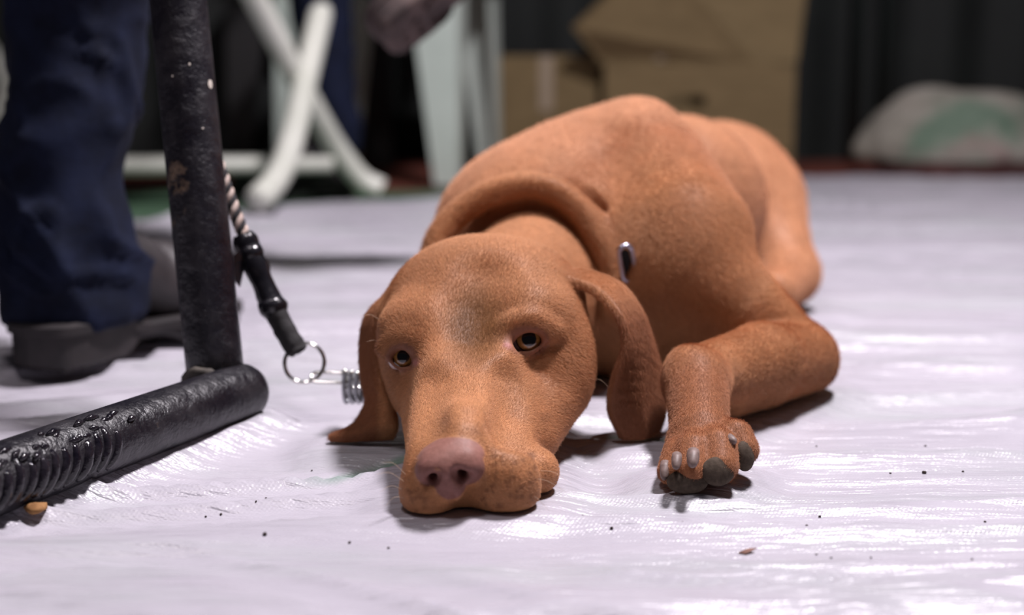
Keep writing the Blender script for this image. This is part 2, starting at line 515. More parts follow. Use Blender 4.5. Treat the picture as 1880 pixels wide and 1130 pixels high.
# ------------------------------------------------------------------ ground, tarp, tent wall
def build_setting():
    o = mesh_obj('floor', [(-6, -2, -0.03), (6, -2, -0.03), (6, 4.2, -0.03), (-6, 4.2, -0.03)], [(0, 1, 2, 3)], M['ground'])
    tag(o, 'dark red-brown carpeted ground behind the tarp', kind='structure')
    # green ground sheet under the chairs
    xs = np.linspace(-3.0, 0.55, 90); ys = np.linspace(1.9, 2.86, 40)
    X, Y = np.meshgrid(xs, ys, indexing='ij')
    Zh = -0.022 + 0.001 * noise3(X * 6, Y * 9, 0, 5)
    Y2 = Y + (Y > 2.8) * 0.02 * noise3(X * 3, 0, 0, 2)
    V = np.stack([X, Y2, Zh], -1).reshape(-1, 3)
    nx, ny = X.shape
    a = np.arange(nx * ny).reshape(nx, ny)
    Q = np.stack([a[:-1, :-1], a[1:, :-1], a[1:, 1:], a[:-1, 1:]], -1).reshape(-1, 4)
    o = quad_mesh('green_groundsheet', V, Q, M['green'])
    tag(o, 'dull green ground sheet under the white chairs', 'ground sheet')
    # the white tarp with real folds
    xs = np.concatenate([np.arange(-3.0, -0.55, 0.02), np.arange(-0.55, 0.62, 0.0042), np.arange(0.62, 3.01, 0.02)])
    ts = np.concatenate([np.linspace(0.18, 0.5, 40)[:-1], np.arange(0.5, 1.35, 0.0042), np.linspace(1.36, 3.1, 120)])
    X, T = np.meshgrid(xs, ts, indexing='ij')
    edge = np.interp(X, [-3, -0.62, -0.09, 0.63, 1.1, 3], [2.05, 2.22, 2.60, 3.05, 3.03, 2.95]) + 0.012 * noise3(X * 5, 0, 0, 9)
    Y = np.where(T > 1.4, 1.4 + (T - 1.4) / 1.7 * (edge - 1.4), T)
    wx = X + 0.03 * noise3(X * 5, Y * 5, 0, 3); wy = Y + 0.03 * noise3(X * 5, Y * 5, 7, 4)
    def ridged(u, v, s): return 1 - np.abs(noise3(u, v, 0, s))
    # long soft folds running to the right and away
    def folds(ang, across, along, s):
        ca, sa = math.cos(ang), math.sin(ang)
        return ridged((wx * ca + wy * sa) * along, (-wx * sa + wy * ca) * across, s)
    left = sstep(0.1, -0.25, X)
    front = sstep(0.72, 0.62, Y)
    h = (folds(0.26, 26, 1.3, 11) ** 2.5) * left * 0.0120 * (1 - 0.4 * front)
    h += (folds(0.20, 62, 2.5, 15) ** 3) * left * 0.0018
    h += (folds(0.04, 22, 1.6, 12) ** 2.5) * (1 - left) * 0.0075
    h += (folds(-0.06, 60, 3.0, 13) ** 3) * (1 - left) * 0.0018
    h += (folds(0.9, 14, 4, 16) ** 4) * 0.0020
    h += (folds(-0.55, 30, 7, 14) ** 3) * 0.0080 * front
    h += noise3(X * 3, Y * 3, 1, 6) * 0.002
    core = h[(np.abs(X) < 0.6) & (Y < 1.4)]
    h = h - np.percentile(core, 96)
    h = np.where(h > -0.0025, -0.0006 - 0.0019 * np.exp(-np.clip((h + 0.0025) / 0.0019, 0, 50)), h)
    # pressed up against the body, paw and pipe that rest on it
    def near(p0, p1, r):
        p0, p1 = np.array(p0)[:2], np.array(p1)[:2]; d = p1 - p0
        t = np.clip(((X - p0[0]) * d[0] + (Y - p0[1]) * d[1]) / (d @ d), 0, 1)
        return np.hypot(X - p0[0] - d[0] * t, Y - p0[1] - d[1] * t) - r
    e = near(G(870, 900), G(900, 700), 0.045)
    for a, b, r in ((G(1270, 870), G(1300, 860), 0.022), (G(1290, 780), G(1500, 705), 0.02), (G(640, 812), G(700, 806), 0.02),
                    (G(1160, 806), G(1190, 804), 0.02), (G(1000, 700), (0.17, 1.5), 0.09), (G(1440, 570), G(1470, 562), 0.04),
                    (G(440, 760), G(-700, 1130), 0.02)):
        e = np.minimum(e, near(a, b, r))
    mk = sstep(0.03, 0.0, e)
    h = np.minimum(h, -0.0006)
    h = h * (1 - mk) + (-0.0006 + np.minimum(h, -0.0006) * 0.06) * mk
    # the sheet rides up a little along the pipe that presses on it
    rl = near(G(438, 722, 0.0195), G(-700, 1090, 0.0195), 0.0)
    h = h + (0.0075 + 0.001 * noise3(X * 40, Y * 40, 0, 17)) * sstep(0.050, 0.015, rl)
    tint = np.ones(X.shape + (3,)) * np.array((0.46, 0.44, 0.49))
    # dull green strips, sunk a little, beside the muzzle and behind the chin
    for (p0, p1, wd) in ((G(525, 872), G(745, 832), 0.0090), (G(1020, 792), G(1210, 800), 0.006)):
        d = p1[:2] - p0[:2]; L = np.linalg.norm(d); d /= L
        s = (X - p0[0]) * d[0] + (Y - p0[1]) * d[1]; q = -(X - p0[0]) * d[1] + (Y - p0[1]) * d[0]
        q = q + 0.004 * noise3(s * 30, 0, 0, 8)
        mk = sstep(wd * 1.3, wd * 0.5, np.abs(q)) * sstep(-0.005, 0.05, s) * sstep(L + 0.03, L - 0.01, s)
        tint = tint * (1 - mk[..., None]) + np.array((0.16, 0.27, 0.21)) * mk[..., None]
        h = h - mk * 0.003
    V = np.stack([X, Y, h], -1).reshape(-1, 3)
    nx, ny = X.shape
    a = np.arange(nx * ny).reshape(nx, ny)
    Q = np.stack([a[:-1, :-1], a[1:, :-1], a[1:, 1:], a[:-1, 1:]], -1).reshape(-1, 4)
    o = quad_mesh('tarpaulin', V, Q, M['tarp'])
    set_color(o, 'tint', tint.reshape(-1, 3))
    tag(o, 'wrinkled white woven plastic tarpaulin that the dog lies on', 'tarpaulin')
    # tent wall with hanging folds
    xs = np.linspace(-4, 4, 400); zs = np.linspace(-0.03, 2.4, 12)
    X, Zz = np.meshgrid(xs, zs, indexing='ij')
    Y = 3.86 + 0.035 * noise3(X * 5, Zz * 0.4, 0, 21) + 0.012 * np.sin(X * 31)
    V = np.stack([X, Y, Zz], -1).reshape(-1, 3)
    nx, ny = X.shape
    a = np.arange(nx * ny).reshape(nx, ny)
    Q = np.stack([a[:-1, :-1], a[1:, :-1], a[1:, 1:], a[:-1, 1:]], -1).reshape(-1, 4)
    o = quad_mesh('wall_back', V, Q, M['wall'])
    tag(o, 'dark green tent wall hanging in folds', kind='structure')
    for px, Z, lab in ((1563, 3.75, 'thin dark tent pole close to the open cardboard box'), (1612, 3.78, 'thin dark tent pole close to the grey sack')):
        x = (px - 940) / F * Z
        o = tube('tent_pole', [(x, Z * CP + 0.04, -0.03), (x, Z * CP + 0.04, 1.2), (x, Z * CP + 0.04, 2.4)], 0.013, M['pole'])
        tag(o, lab, 'tent pole')
build_setting()

# ------------------------------------------------------------------ the dog
HF = 0.0013      # fine voxel
def build_dog():
    f = Field()
    # torso
    f.ball(P(990, 482, 1.135), 0.078, 0.03)
    f.ball(P(1085, 420, 1.20), 0.096, 0.04)
    f.ball(P(955, 432, 1.16), 0.063, 0.04)
    f.ball(P(1240, 378, 1.36), 0.086, 0.04)
    f.ball(P(1318, 372, 1.50), 0.085, 0.05)
    f.ell(P(1150, 236, 1.21), (0.030, 0.05, 0.014), k=0.03)
    f.ball(P(1120, 510, 1.12), 0.072, 0.03)
    f.ball(P(1185, 575, 1.11), 0.046, 0.03)
    # haunch
    f.cone(P(1385, 385, 1.47), 0.052, P(1448, 500, 1.40), 0.027, 0.02)
    f.cone(P(1448, 505, 1.40), 0.026, P(1425, 535, 1.34), 0.020, 0.02)
    # scapula and upper arm
    f.cone(P(1175, 262, 1.19), 0.036, P(1250, 440, 1.085), 0.052, 0.018)
    f.cone(P(1215, 300, 1.19), 0.036, P(1285, 430, 1.09), 0.036, 0.012)
    f.cone(P(1255, 497, 1.07), 0.047, P(1445, 652, 1.06), 0.030, 0.016)
    f.ball(P(1292, 425, 1.08), 0.026, 0.014)
    f.ball(P(1497, 674, 1.06), 0.0135, 0.012)
    # crease where the upper arm folds on the forearm
    f.chain([P(1380, 606, 1.005), P(1430, 588, 1.015), P(1475, 583, 1.03)], [0.004, 0.006, 0.003], 0.012, '-')
    # forearm
    f.cone(P(1474, 658, 1.05), 0.026, P(1400, 668, 1.0), 0.0275, 0.007)
    f.cone(P(1400, 668, 1.0), 0.0275, P(1290, 692, 0.93), 0.0205, 0.007)
    f.cone(P(1440, 705, 1.04), 0.012, P(1345, 738, 0.965), 0.010, 0.008)
    f.ball(P(1276, 700, 0.915), 0.0205, 0.008)
    f.ball(P(1262, 668, 0.915), 0.011, 0.008)
    f.cone(P(1279, 705, 0.91), 0.0195, P(1285, 795, 0.862), 0.0175, 0.008)
    # paw: four toes
    f.ell(P(1290, 826, 0.854), (0.022, 0.022, 0.016), k=0.008)
    for k0, k1, r in (((1252, 822, 0.855), (1234, 868, 0.828), 0.0090), ((1277, 812, 0.848), (1268, 866, 0.820), 0.0108),
                   ((1312, 808, 0.848), (1322, 856, 0.823), 0.0112), ((1335, 796, 0.857), (1364, 826, 0.84), 0.0098)):
        a, b = P(*k0), P(*k1); m = (a + b) / 2 + np.array((0, -0.002, 0.004))
        f.chain([a, m, b], [r * 0.92, r, r * 0.95], 0.0028)
    # the other foreleg, tucked under the chest
    f.cone(P(1080, 668, 1.13), 0.016, P(1238, 667, 1.10), 0.0105, 0.008)
    # neck
    f.cone(P(915, 600, 0.985), 0.047, P(978, 528, 1.08), 0.056, 0.010)
    # skin groove then roll around the neck
    roll = bezier([P(x, y, z) for x, y, z in ((795, 470, 1.058), (806, 436, 1.062), (832, 402, 1.066), (868, 373, 1.068), (915, 350, 1.068), (972, 340, 1.068), (1026, 355, 1.066), (1070, 394, 1.064), (1104, 444, 1.06), (1126, 490, 1.056), (1138, 530, 1.052), (1138, 575, 1.048))], 33)
    ctr = P(975, 530, 1.06)
    fwd = (P(905, 545, 0.98) - P(982, 522, 1.08)); fwd /= np.linalg.norm(fwd)
    f.chain([ctr + (p - ctr) * 0.87 + fwd * 0.004 for p in roll], 0.0095, 0.008, '-')
    f.chain([ctr + (p - ctr) * 1.15 - fwd * 0.010 for p in roll], 0.006, 0.008, '-')
    f.chain(roll, 0.0098, 0.006)
    # skull
    tilt = math.radians(-7)
    R = [(math.cos(tilt), 0, -math.sin(tilt)), (0, 1, 0), (math.sin(tilt), 0, math.cos(tilt))]
    f.ell(P(884, 574, 0.945), (0.0635, 0.060, 0.042), R, 0.02)
    f.ell(P(922, 556, 0.955), (0.048, 0.048, 0.038), R, 0.025)
    f.ball(P(845, 570, 0.945), 0.038, 0.03)
    # cheeks, jaw
    f.ell(P(1022, 655, 0.915), (0.025, 0.03, 0.030), R, 0.025)
    f.ell(P(766, 668, 0.915), (0.022, 0.03, 0.030), R, 0.025)
    f.cone(P(1012, 720, 0.90), 0.023, P(988, 808, 0.858), 0.0120, 0.016)
    f.cone(P(786, 730, 0.90), 0.019, P(806, 825, 0.84), 0.0125, 0.016)
    f.cone(P(890, 720, 0.92), 0.035, P(870, 860, 0.83), 0.025, 0.02)
    # brows and muzzle
    f.ell(P(768, 596, 0.897), (0.020, 0.016, 0.013), R, 0.022)
    f.ell(P(958, 572, 0.900), (0.022, 0.016, 0.013), R, 0.022)
    f.cone(P(864, 640, 0.889), 0.022, P(831, 835, 0.795), 0.0185, 0.018)
    f.cone(P(822, 665, 0.885), 0.011, P(802, 832, 0.792), 0.0110, 0.026)
    f.cone(P(906, 655, 0.885), 0.011, P(866, 830, 0.793), 0.0110, 0.026)
    f.cone(P(935, 765, 0.875), 0.021, P(925, 850, 0.816), 0.017, 0.016)
    f.cone(P(808, 770, 0.872), 0.016, P(804, 850, 0.815), 0.013, 0.016)
    # flews
    f.ell(P(925, 887, 0.789), (0.0210, 0.0200, 0.0220), k=0.010)
    f.ell(P(788, 899, 0.785), (0.0164, 0.0180, 0.0190), k=0.010)
    f.ell(P(988, 866, 0.816), (0.0120, 0.016, 0.0130), k=0.008)
    f.ell(P(850, 918, 0.80), (0.024, 0.014, 0.012), k=0.010)
    f.chain([P(968, 838, 0.796), P(980, 862, 0.790), P(980, 890, 0.788)], [0.001, 0.0022, 0.001], 0.006, '-')
    # stop furrow, set a little into the surface
    q = []
    for x, y, dp in ((885, 480, 0.0005), (876, 530, 0.0022), (869, 590, 0.0034), (864, 630, 0.0022), (860, 665, 0.0)):
        z_ = ray_hit(f, x, y); q.append(P(x, y, z_ + dp - 0.016))
    f.chain(q, 0.018, 0.018, '-')
    # valleys beside the bridge of the muzzle
    for pts, dp in ((((790, 680), (776, 730), (770, 785)), 0.0016), (((940, 680), (948, 735), (938, 790)), 0.0012)):
        q = []
        for x, y in pts:
            z_ = ray_hit(f, x, y); q.append(P(x, y, z_ + dp - 0.012))
        f.chain(q, 0.012, 0.012, '-')
    # nose pad
    nt = math.radians(-6)
    RN = [(math.cos(nt), 0, -math.sin(nt)), (0, 1, 0), (math.sin(nt), 0, math.cos(nt))]
    f.ell(P(828, 838, 0.776), (0.0168, 0.012, 0.0088), RN, 0.005)
    f.ball(P(791, 864, 0.770), 0.0074, 0.006)
    f.ball(P(858, 858, 0.771), 0.0082, 0.006)
    f.cone(P(822, 868, 0.769), 0.0085, P(829, 898, 0.770), 0.0066, 0.006)
    # ears
    def ear(rows, th, k=0.004, sub=21):
        A = bezier([P(*r[0]) for r in rows], sub); B = bezier([P(*r[1]) for r in rows], sub); C = bezier([P(*r[2]) for r in rows], sub)
        tris = []
        for L, Rr in ((A, C), (C, B)):
            for i in range(len(L) - 1):
                tris += [(L[i], Rr[i], Rr[i + 1]), (L[i], Rr[i + 1], L[i + 1])]
        f.sheet(tris, th, k, 0.003)
    # rows: front edge, back edge, middle
    ear([((1035, 512, 0.925), (1080, 506, 0.965), (1060, 504, 0.94)), ((1096, 535, 0.920), (1136, 530, 0.962), (1120, 522, 0.938)),
         ((1138, 580, 0.908), (1172, 580, 0.96), (1164, 566, 0.928)), ((1150, 635, 0.904), (1194, 640, 0.958), (1182, 628, 0.924)),
         ((1132, 695, 0.905), (1210, 698, 0.955), (1178, 692, 0.918)), ((1124, 750, 0.913), (1214, 752, 0.948), (1175, 750, 0.916)),
         ((1146, 800, 0.919), (1200, 798, 0.935), (1178, 801, 0.921))], 0.0034)
    ear([((728, 540, 0.945), (712, 552, 0.965), (716, 545, 0.955)), ((696, 575, 0.940), (686, 595, 0.972), (678, 585, 0.955)),
         ((688, 640, 0.936), (678, 650, 0.972), (669, 645, 0.952)), ((692, 695, 0.928), (690, 705, 0.965), (673, 700, 0.944)),
         ((712, 740, 0.915), (680, 745, 0.952), (684, 742, 0.928)), ((722, 778, 0.908), (652, 788, 0.935), (685, 782, 0.912)),
         ((714, 800, 0.918), (612, 806, 0.918), (660, 802, 0.914))], 0.0034)
    # eyes
    eyes = []
    for (ex, ey, w, hgt, ang, side) in ((739, 657, 24, 21, 14, -1), (967, 627, 33, 22, -14, 1)):
        zs_ = ray_hit(f, ex, ey)
        eyes.append((P(ex, ey, zs_ + 0.01), zs_, ex, ey, w, hgt, ang, side))
    for c, zs_, ex, ey, w, hgt, ang, side in eyes:
        ca, sa = math.cos(math.radians(ang)), math.sin(math.radians(ang))
        def pt(u, v, dz): return P(ex + u * ca - v * sa, ey + u * sa + v * ca, zs_ + dz)
        s = zs_ / F
        Rl = [(ca, 0, -sa), (0, 1, 0), (sa, 0, ca)]
        f.ell(P(ex, ey, zs_ + 0.002), (w * s * 1.05, 0.012, hgt * s * 1.02), Rl, 0.003, '-')
        inner, outer = (-1, 1) if side > 0 else (1, -1)
        up = [pt(inner * w * 1.25, 8, 0.0005), pt(inner * w * 0.6, -hgt * 0.62, -0.0006), pt(0, -hgt * 0.98, -0.0016), pt(outer * w * 0.65, -hgt * 0.74, 0.000), pt(outer * w * 1.15, 1, 0.003)]
        lo = [pt(inner * w * 1.25, 8, 0.0005), pt(inner * w * 0.5, hgt * 0.85, 0.0000), pt(outer * w * 0.1, hgt * 0.98, 0.0004), pt(outer * w * 0.7, hgt * 0.65, 0.0014), pt(outer * w * 1.15, 1, 0.003)]
        f.chain(bezier(up, 16), 0.0018, 0.0035)
        f.chain(bezier(lo, 16), 0.0013, 0.0035)
        f.chain(bezier([pt(inner * w * 1.5, -hgt * 0.9, 0.002), pt(inner * w * 0.5, -hgt * 1.8, -0.0005), pt(outer * w * 0.7, -hgt * 1.7, 0.0005), pt(outer * w * 1.7, -hgt * 0.3, 0.005)], 12), 0.0035, 0.009)
    # nostrils, philtrum, mouth
    for pts, r in (([(801, 876), (794, 884), (784, 889)], 0.0031), ([(838, 870), (848, 878), (862, 876)], 0.0033)):
        q = []
        for (x, y) in pts:
            z_ = ray_hit(f, x, y); q.append(P(x, y, (z_ or 0.768) + 0.001))
        f.chain(q, [r, r * 1.1, r * 0.7], 0.002, '-')
        f.cone(q[1], r * 1.0, q[1] + np.array((0, 0.012, 0.003)), r * 0.7, 0.002, '-')
    q = []
    for (x, y) in ((820, 884), (824, 902), (831, 922), (840, 944)):
        z_ = ray_hit(f, x, y); q.append(P(x, y, (z_ or 0.775) - 0.0003))
    f.chain(q, 0.0012, 0.002, '-')
    f.chain([P(800, 957, 0.766), P(838, 946, 0.768), P(882, 956, 0.770)], [0.003, 0.0058, 0.003], 0.004, '-')
    # grid
    xs = axis([(-0.150, 0.175, HF), (0.175, 0.34, 0.0028)])
    ys = axis([(0.722, 1.0, HF), (1.0, 1.70, 0.0028)])
    zs = axis([(-0.006, 0.14, HF), (0.14, 0.235, 0.0028)])
    D = f.grid(xs, ys, zs)
    # lie on the ground: clip below
    D = np.maximum(D, (0.0004 - zs)[None, None, :].astype(np.float32))
    V, Q = surface_nets(D, xs, ys, zs)
    V = relax(V, Q, 2, 0.45)
    N = normals(V, Q)
    # colours of the coat, with light on the back and brow shade painted in
    base = np.array((0.45, 0.21, 0.093))
    col = np.tile(base, (len(V), 1))
    px = 940 + V[:, 0] / np.maximum((V[:, 1] * CP - (V[:, 2] - CAMH) * SP), 0.1) * F
    Zc = V[:, 1] * CP - (V[:, 2] - CAMH) * SP
    py = 565 - ((V[:, 1]) * SP + (V[:, 2] - CAMH) * CP) / np.maximum(Zc, .1) * F
    def dist(p): return np.linalg.norm(V - np.array(p), axis=1)
    def blend(mask, c): 
        nonlocal col
        col = col * (1 - mask[:, None]) + np.array(c) * mask[:, None]
    nz = noise3(V[:, 0] * 60, V[:, 1] * 60, V[:, 2] * 60, 1)
    blend(sstep(1.04, 1.14, V[:, 1]) * 0.8, (0.48, 0.235, 0.125))  # paler back: overhead light put into the tint
    ears_ = np.maximum(sstep(1100, 1135, px), sstep(705, 690, px)) * (V[:, 1] < 1.01) * sstep(515, 600, py) * (px < 1222) * (V[:, 1] > 0.86)
    blend(ears_ * 0.85, (0.24, 0.09, 0.042))
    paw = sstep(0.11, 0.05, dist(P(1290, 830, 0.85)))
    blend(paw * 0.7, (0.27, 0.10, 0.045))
    brow_shade = sstep(1.0, 0.25, np.hypot((px - 872) / 75, (py - 600) / 95)) * (V[:, 1] < 0.98)
    blend(brow_shade * 0.85, (0.16, 0.070, 0.024))  # dark stripe between the brows: shading painted into the tint
    # paler lower muzzle with freckle pits
    muz = sstep(0.05, 0.025, np.minimum(dist(P(925, 890, 0.79)), dist(P(800, 900, 0.785))))
    rg = np.random.default_rng(7)
    fr = np.zeros(len(V))
    for _ in range(70):
        if rg.random() < 0.75: fx, fy = rg.uniform(885, 985), rg.uniform(835, 935)
        else: fx, fy = rg.uniform(748, 790), rg.uniform(880, 940)
        fr = np.maximum(fr, sstep(1.0, 0.3, np.hypot(px - fx, py - fy) / rg.uniform(4, 7.5)) * (V[:, 1] < 0.85))
    blend(fr * 0.55, (0.15, 0.055, 0.025))
    for fx, fy, fw in ((822, 775, 20), (880, 790, 22), (1040, 750, 18), (1000, 770, 16)):
        blend(sstep(1.0, 0.2, np.hypot(px - fx, py - fy) / fw) * (V[:, 1] < 0.92) * 0.4, (0.22, 0.085, 0.035))
    # bare pink nose and lids
    R_ = np.array(RN)
    def ellm(c, r):
        d = (V - c) @ R_.T / np.array(r)
        return np.linalg.norm(d, axis=1)
    e1 = ellm(P(828, 839, 0.774), (0.0180, 0.0145, 0.0103)); e2 = np.minimum(np.minimum(dist(P(791, 864, 0.770)) / 0.0085, dist(P(858, 858, 0.771)) / 0.0093), ellm(P(826, 881, 0.769), (0.0088, 0.0125, 0.0105)))
    nm = sstep(1.06, 0.98, np.minimum(e1, e2))
    blend(nm * 0.95, (0.30, 0.145, 0.125))
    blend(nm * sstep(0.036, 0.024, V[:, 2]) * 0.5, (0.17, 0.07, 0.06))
    blend(sstep(0.0065, 0.003, np.minimum(dist(P(791, 884, 0.785)), dist(P(850, 877, 0.785)))) * 0.0, (0.05, 0.01, 0.01))
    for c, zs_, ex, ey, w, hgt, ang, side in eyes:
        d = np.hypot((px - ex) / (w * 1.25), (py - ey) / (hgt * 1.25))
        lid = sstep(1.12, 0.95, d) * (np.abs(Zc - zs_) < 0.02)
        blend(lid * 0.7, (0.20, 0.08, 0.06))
        inx = ex - side * w * 1.1
        blend(sstep(1.0, 0.4, np.hypot((px - inx) / 12, (py - ey - 9) / 9)) * (np.abs(Zc - zs_) < 0.02) * 0.8, (0.42, 0.17, 0.15))
    col = np.clip(col * (1 + 0.07 * nz[:, None]), 0, 1)
    global COATMASK, GLOSS
    GLOSS = np.clip((1 - brow_shade * 1.3) * (1 - 0.4 * ears_), 0.03, 1)
    COATMASK = nm.copy()
    for c, zs_, ex, ey, w, hgt, ang, side in eyes:
        COATMASK = np.maximum(COATMASK, (np.hypot((px - ex) / (w * 1.22), (py - ey) / (hgt * 1.2)) < 1) * (np.abs(Zc - zs_) < 0.02))
    dog = empty('dog', (0.09, 1.1, 0.0))
    tag(dog, 'short-haired rust brown dog lying with its chin on the tarpaulin', 'dog')
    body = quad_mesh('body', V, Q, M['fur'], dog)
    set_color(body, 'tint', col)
    # eyes
    for c, zs_, ex, ey, w, hgt, ang, side in eyes:
        r = 0.0125 if side > 0 else 0.0108
        look = (np.array((0.02, 0, CAMH + 0.10)) - c); look /= np.linalg.norm(look)
        if side > 0: look = look + np.array((0.10, 0, 0.03))
        else: look = look + np.array((-0.10, 0, -0.03))
        look /= np.linalg.norm(look)
        front = (np.array((0, 0, CAMH)) - c); front /= np.linalg.norm(front)
        cc = P(ex + (0 if side > 0 else 4), ey, zs_ + 0.0012) - front * r * 1.0
        q = Vector(look).to_track_quat('Z', 'Y').to_matrix()
        def cap(rad, a0, a1, nseg=24, nring=10):
            Vv, Ff = [], []
            for i in range(nring + 1):
                a = a0 + (a1 - a0) * i / nring
                for k in range(nseg):
                    t = 2 * math.pi * k / nseg
                    Vv.append(Vector(cc) + q @ Vector((math.sin(a) * math.cos(t), math.sin(a) * math.sin(t), math.cos(a))) * rad)
            for i in range(nring):
                for k in range(nseg):
                    k2 = (k + 1) % nseg
                    Ff.append((i * nseg + k, (i + 1) * nseg + k, (i + 1) * nseg + k2, i * nseg + k2))
            return Vv, Ff
        eye = mesh_obj('eye', *cap(r, 0.30, math.pi * 0.97, 28, 16), M['sclera'], dog)
        eye['label'] = 'amber dog eye'
        vv, ff = cap(r * 1.012, 0.02, 0.70, 32, 14)
        ir = mesh_obj('iris', vv, ff, M['iris'], eye)
        cols = []
        for i in range(15):
            t = i / 14
            for k in range(32):
                g = 0.75 + 0.5 * random.Random(k * 7 + 3).random()
                if t > 0.86: c_ = (0.02, 0.012, 0.010)
                elif t > 0.50: c_ = (0.40 * g, 0.19 * g, 0.05 * g)
                else: c_ = (0.10, 0.055, 0.03)
                cols.append(c_)
        set_color(ir, 'tint', np.array(cols))
        mesh_obj('pupil', *cap(r * 1.02, 0.0, 0.36, 24, 5), M['pupil'], eye)
    # claws
    for a, b, r in (((1243, 836, 0.815), (1241, 862, 0.806), 0.0036), ((1273, 830, 0.810), (1271, 858, 0.800), 0.0044),
                    ((1327, 802, 0.835), (1350, 812, 0.822), 0.0042), ((1222, 850, 0.826), (1219, 882, 0.818), 0.0036)):
        A, B = P(*a), P(*b)
        pts = [A + (B - A) * t for t in (0, 0.3, 0.6, 0.85, 0.97, 1.0)]
        r *= 0.86
        tube('claw', pts, [r * 0.95, r, r * 0.92, r * 0.68, r * 0.35, r * 0.05], M['claw'], dog, n=14)
    # whiskers
    rw = random.Random(2)
    for a, b in (((745, 872, 0.775), (700, 850, 0.765)), ((742, 885, 0.775), (690, 872, 0.76)), ((740, 900, 0.776), (696, 905, 0.765)), ((744, 915, 0.776), (705, 932, 0.768)),
                 ((965, 880, 0.785), (1040, 905, 0.77)), ((985, 865, 0.80), (1050, 890, 0.79)), ((955, 905, 0.782), (1010, 940, 0.775)),
                 ((700, 590, 0.92), (660, 583, 0.91)), ((706, 640, 0.90), (672, 628, 0.89)), ((1085, 700, 0.91), (1118, 712, 0.90))):
        A, B = P(*a), P(*b); mm = (A + B) / 2 + np.array((0, 0, 0.003))
        w_ = bezier([A, mm, B], 10)
        tube('whisker', w_, [0.00016 * (1 - 0.8 * i / (len(w_) - 1)) for i in range(len(w_))], M['whisker'], dog, n=5)
    # pads under the curled toes
    for c, rr, yaw in (((1262, 885, 0.815), (0.0120, 0.0050, 0.0072), 0.0), ((1318, 866, 0.8155), (0.0105, 0.0050, 0.0085), 0.3), ((1366, 838, 0.833), (0.0065, 0.0050, 0.0090), 0.5)):
        bm = bmesh.new(); bmesh.ops.create_uvsphere(bm, u_segments=24, v_segments=14, radius=1)
        me = bpy.data.meshes.new('paw_pad')
        bmesh.ops.transform(bm, matrix=Matrix.Translation(P(*c)) @ Matrix.Rotation(yaw, 4, 'Z') @ Matrix.Rotation(-0.25, 4, 'X') @ Matrix.Diagonal((*rr, 1)), verts=bm.verts)
        bm.to_mesh(me); bm.free(); me.materials.append(M['pad'])
        me.polygons.foreach_set('use_smooth', [True] * len(me.polygons))
        link(bpy.data.objects.new('paw_pad', me), dog)
    return dog, f, V, Q, N, col
DOG = build_dog()

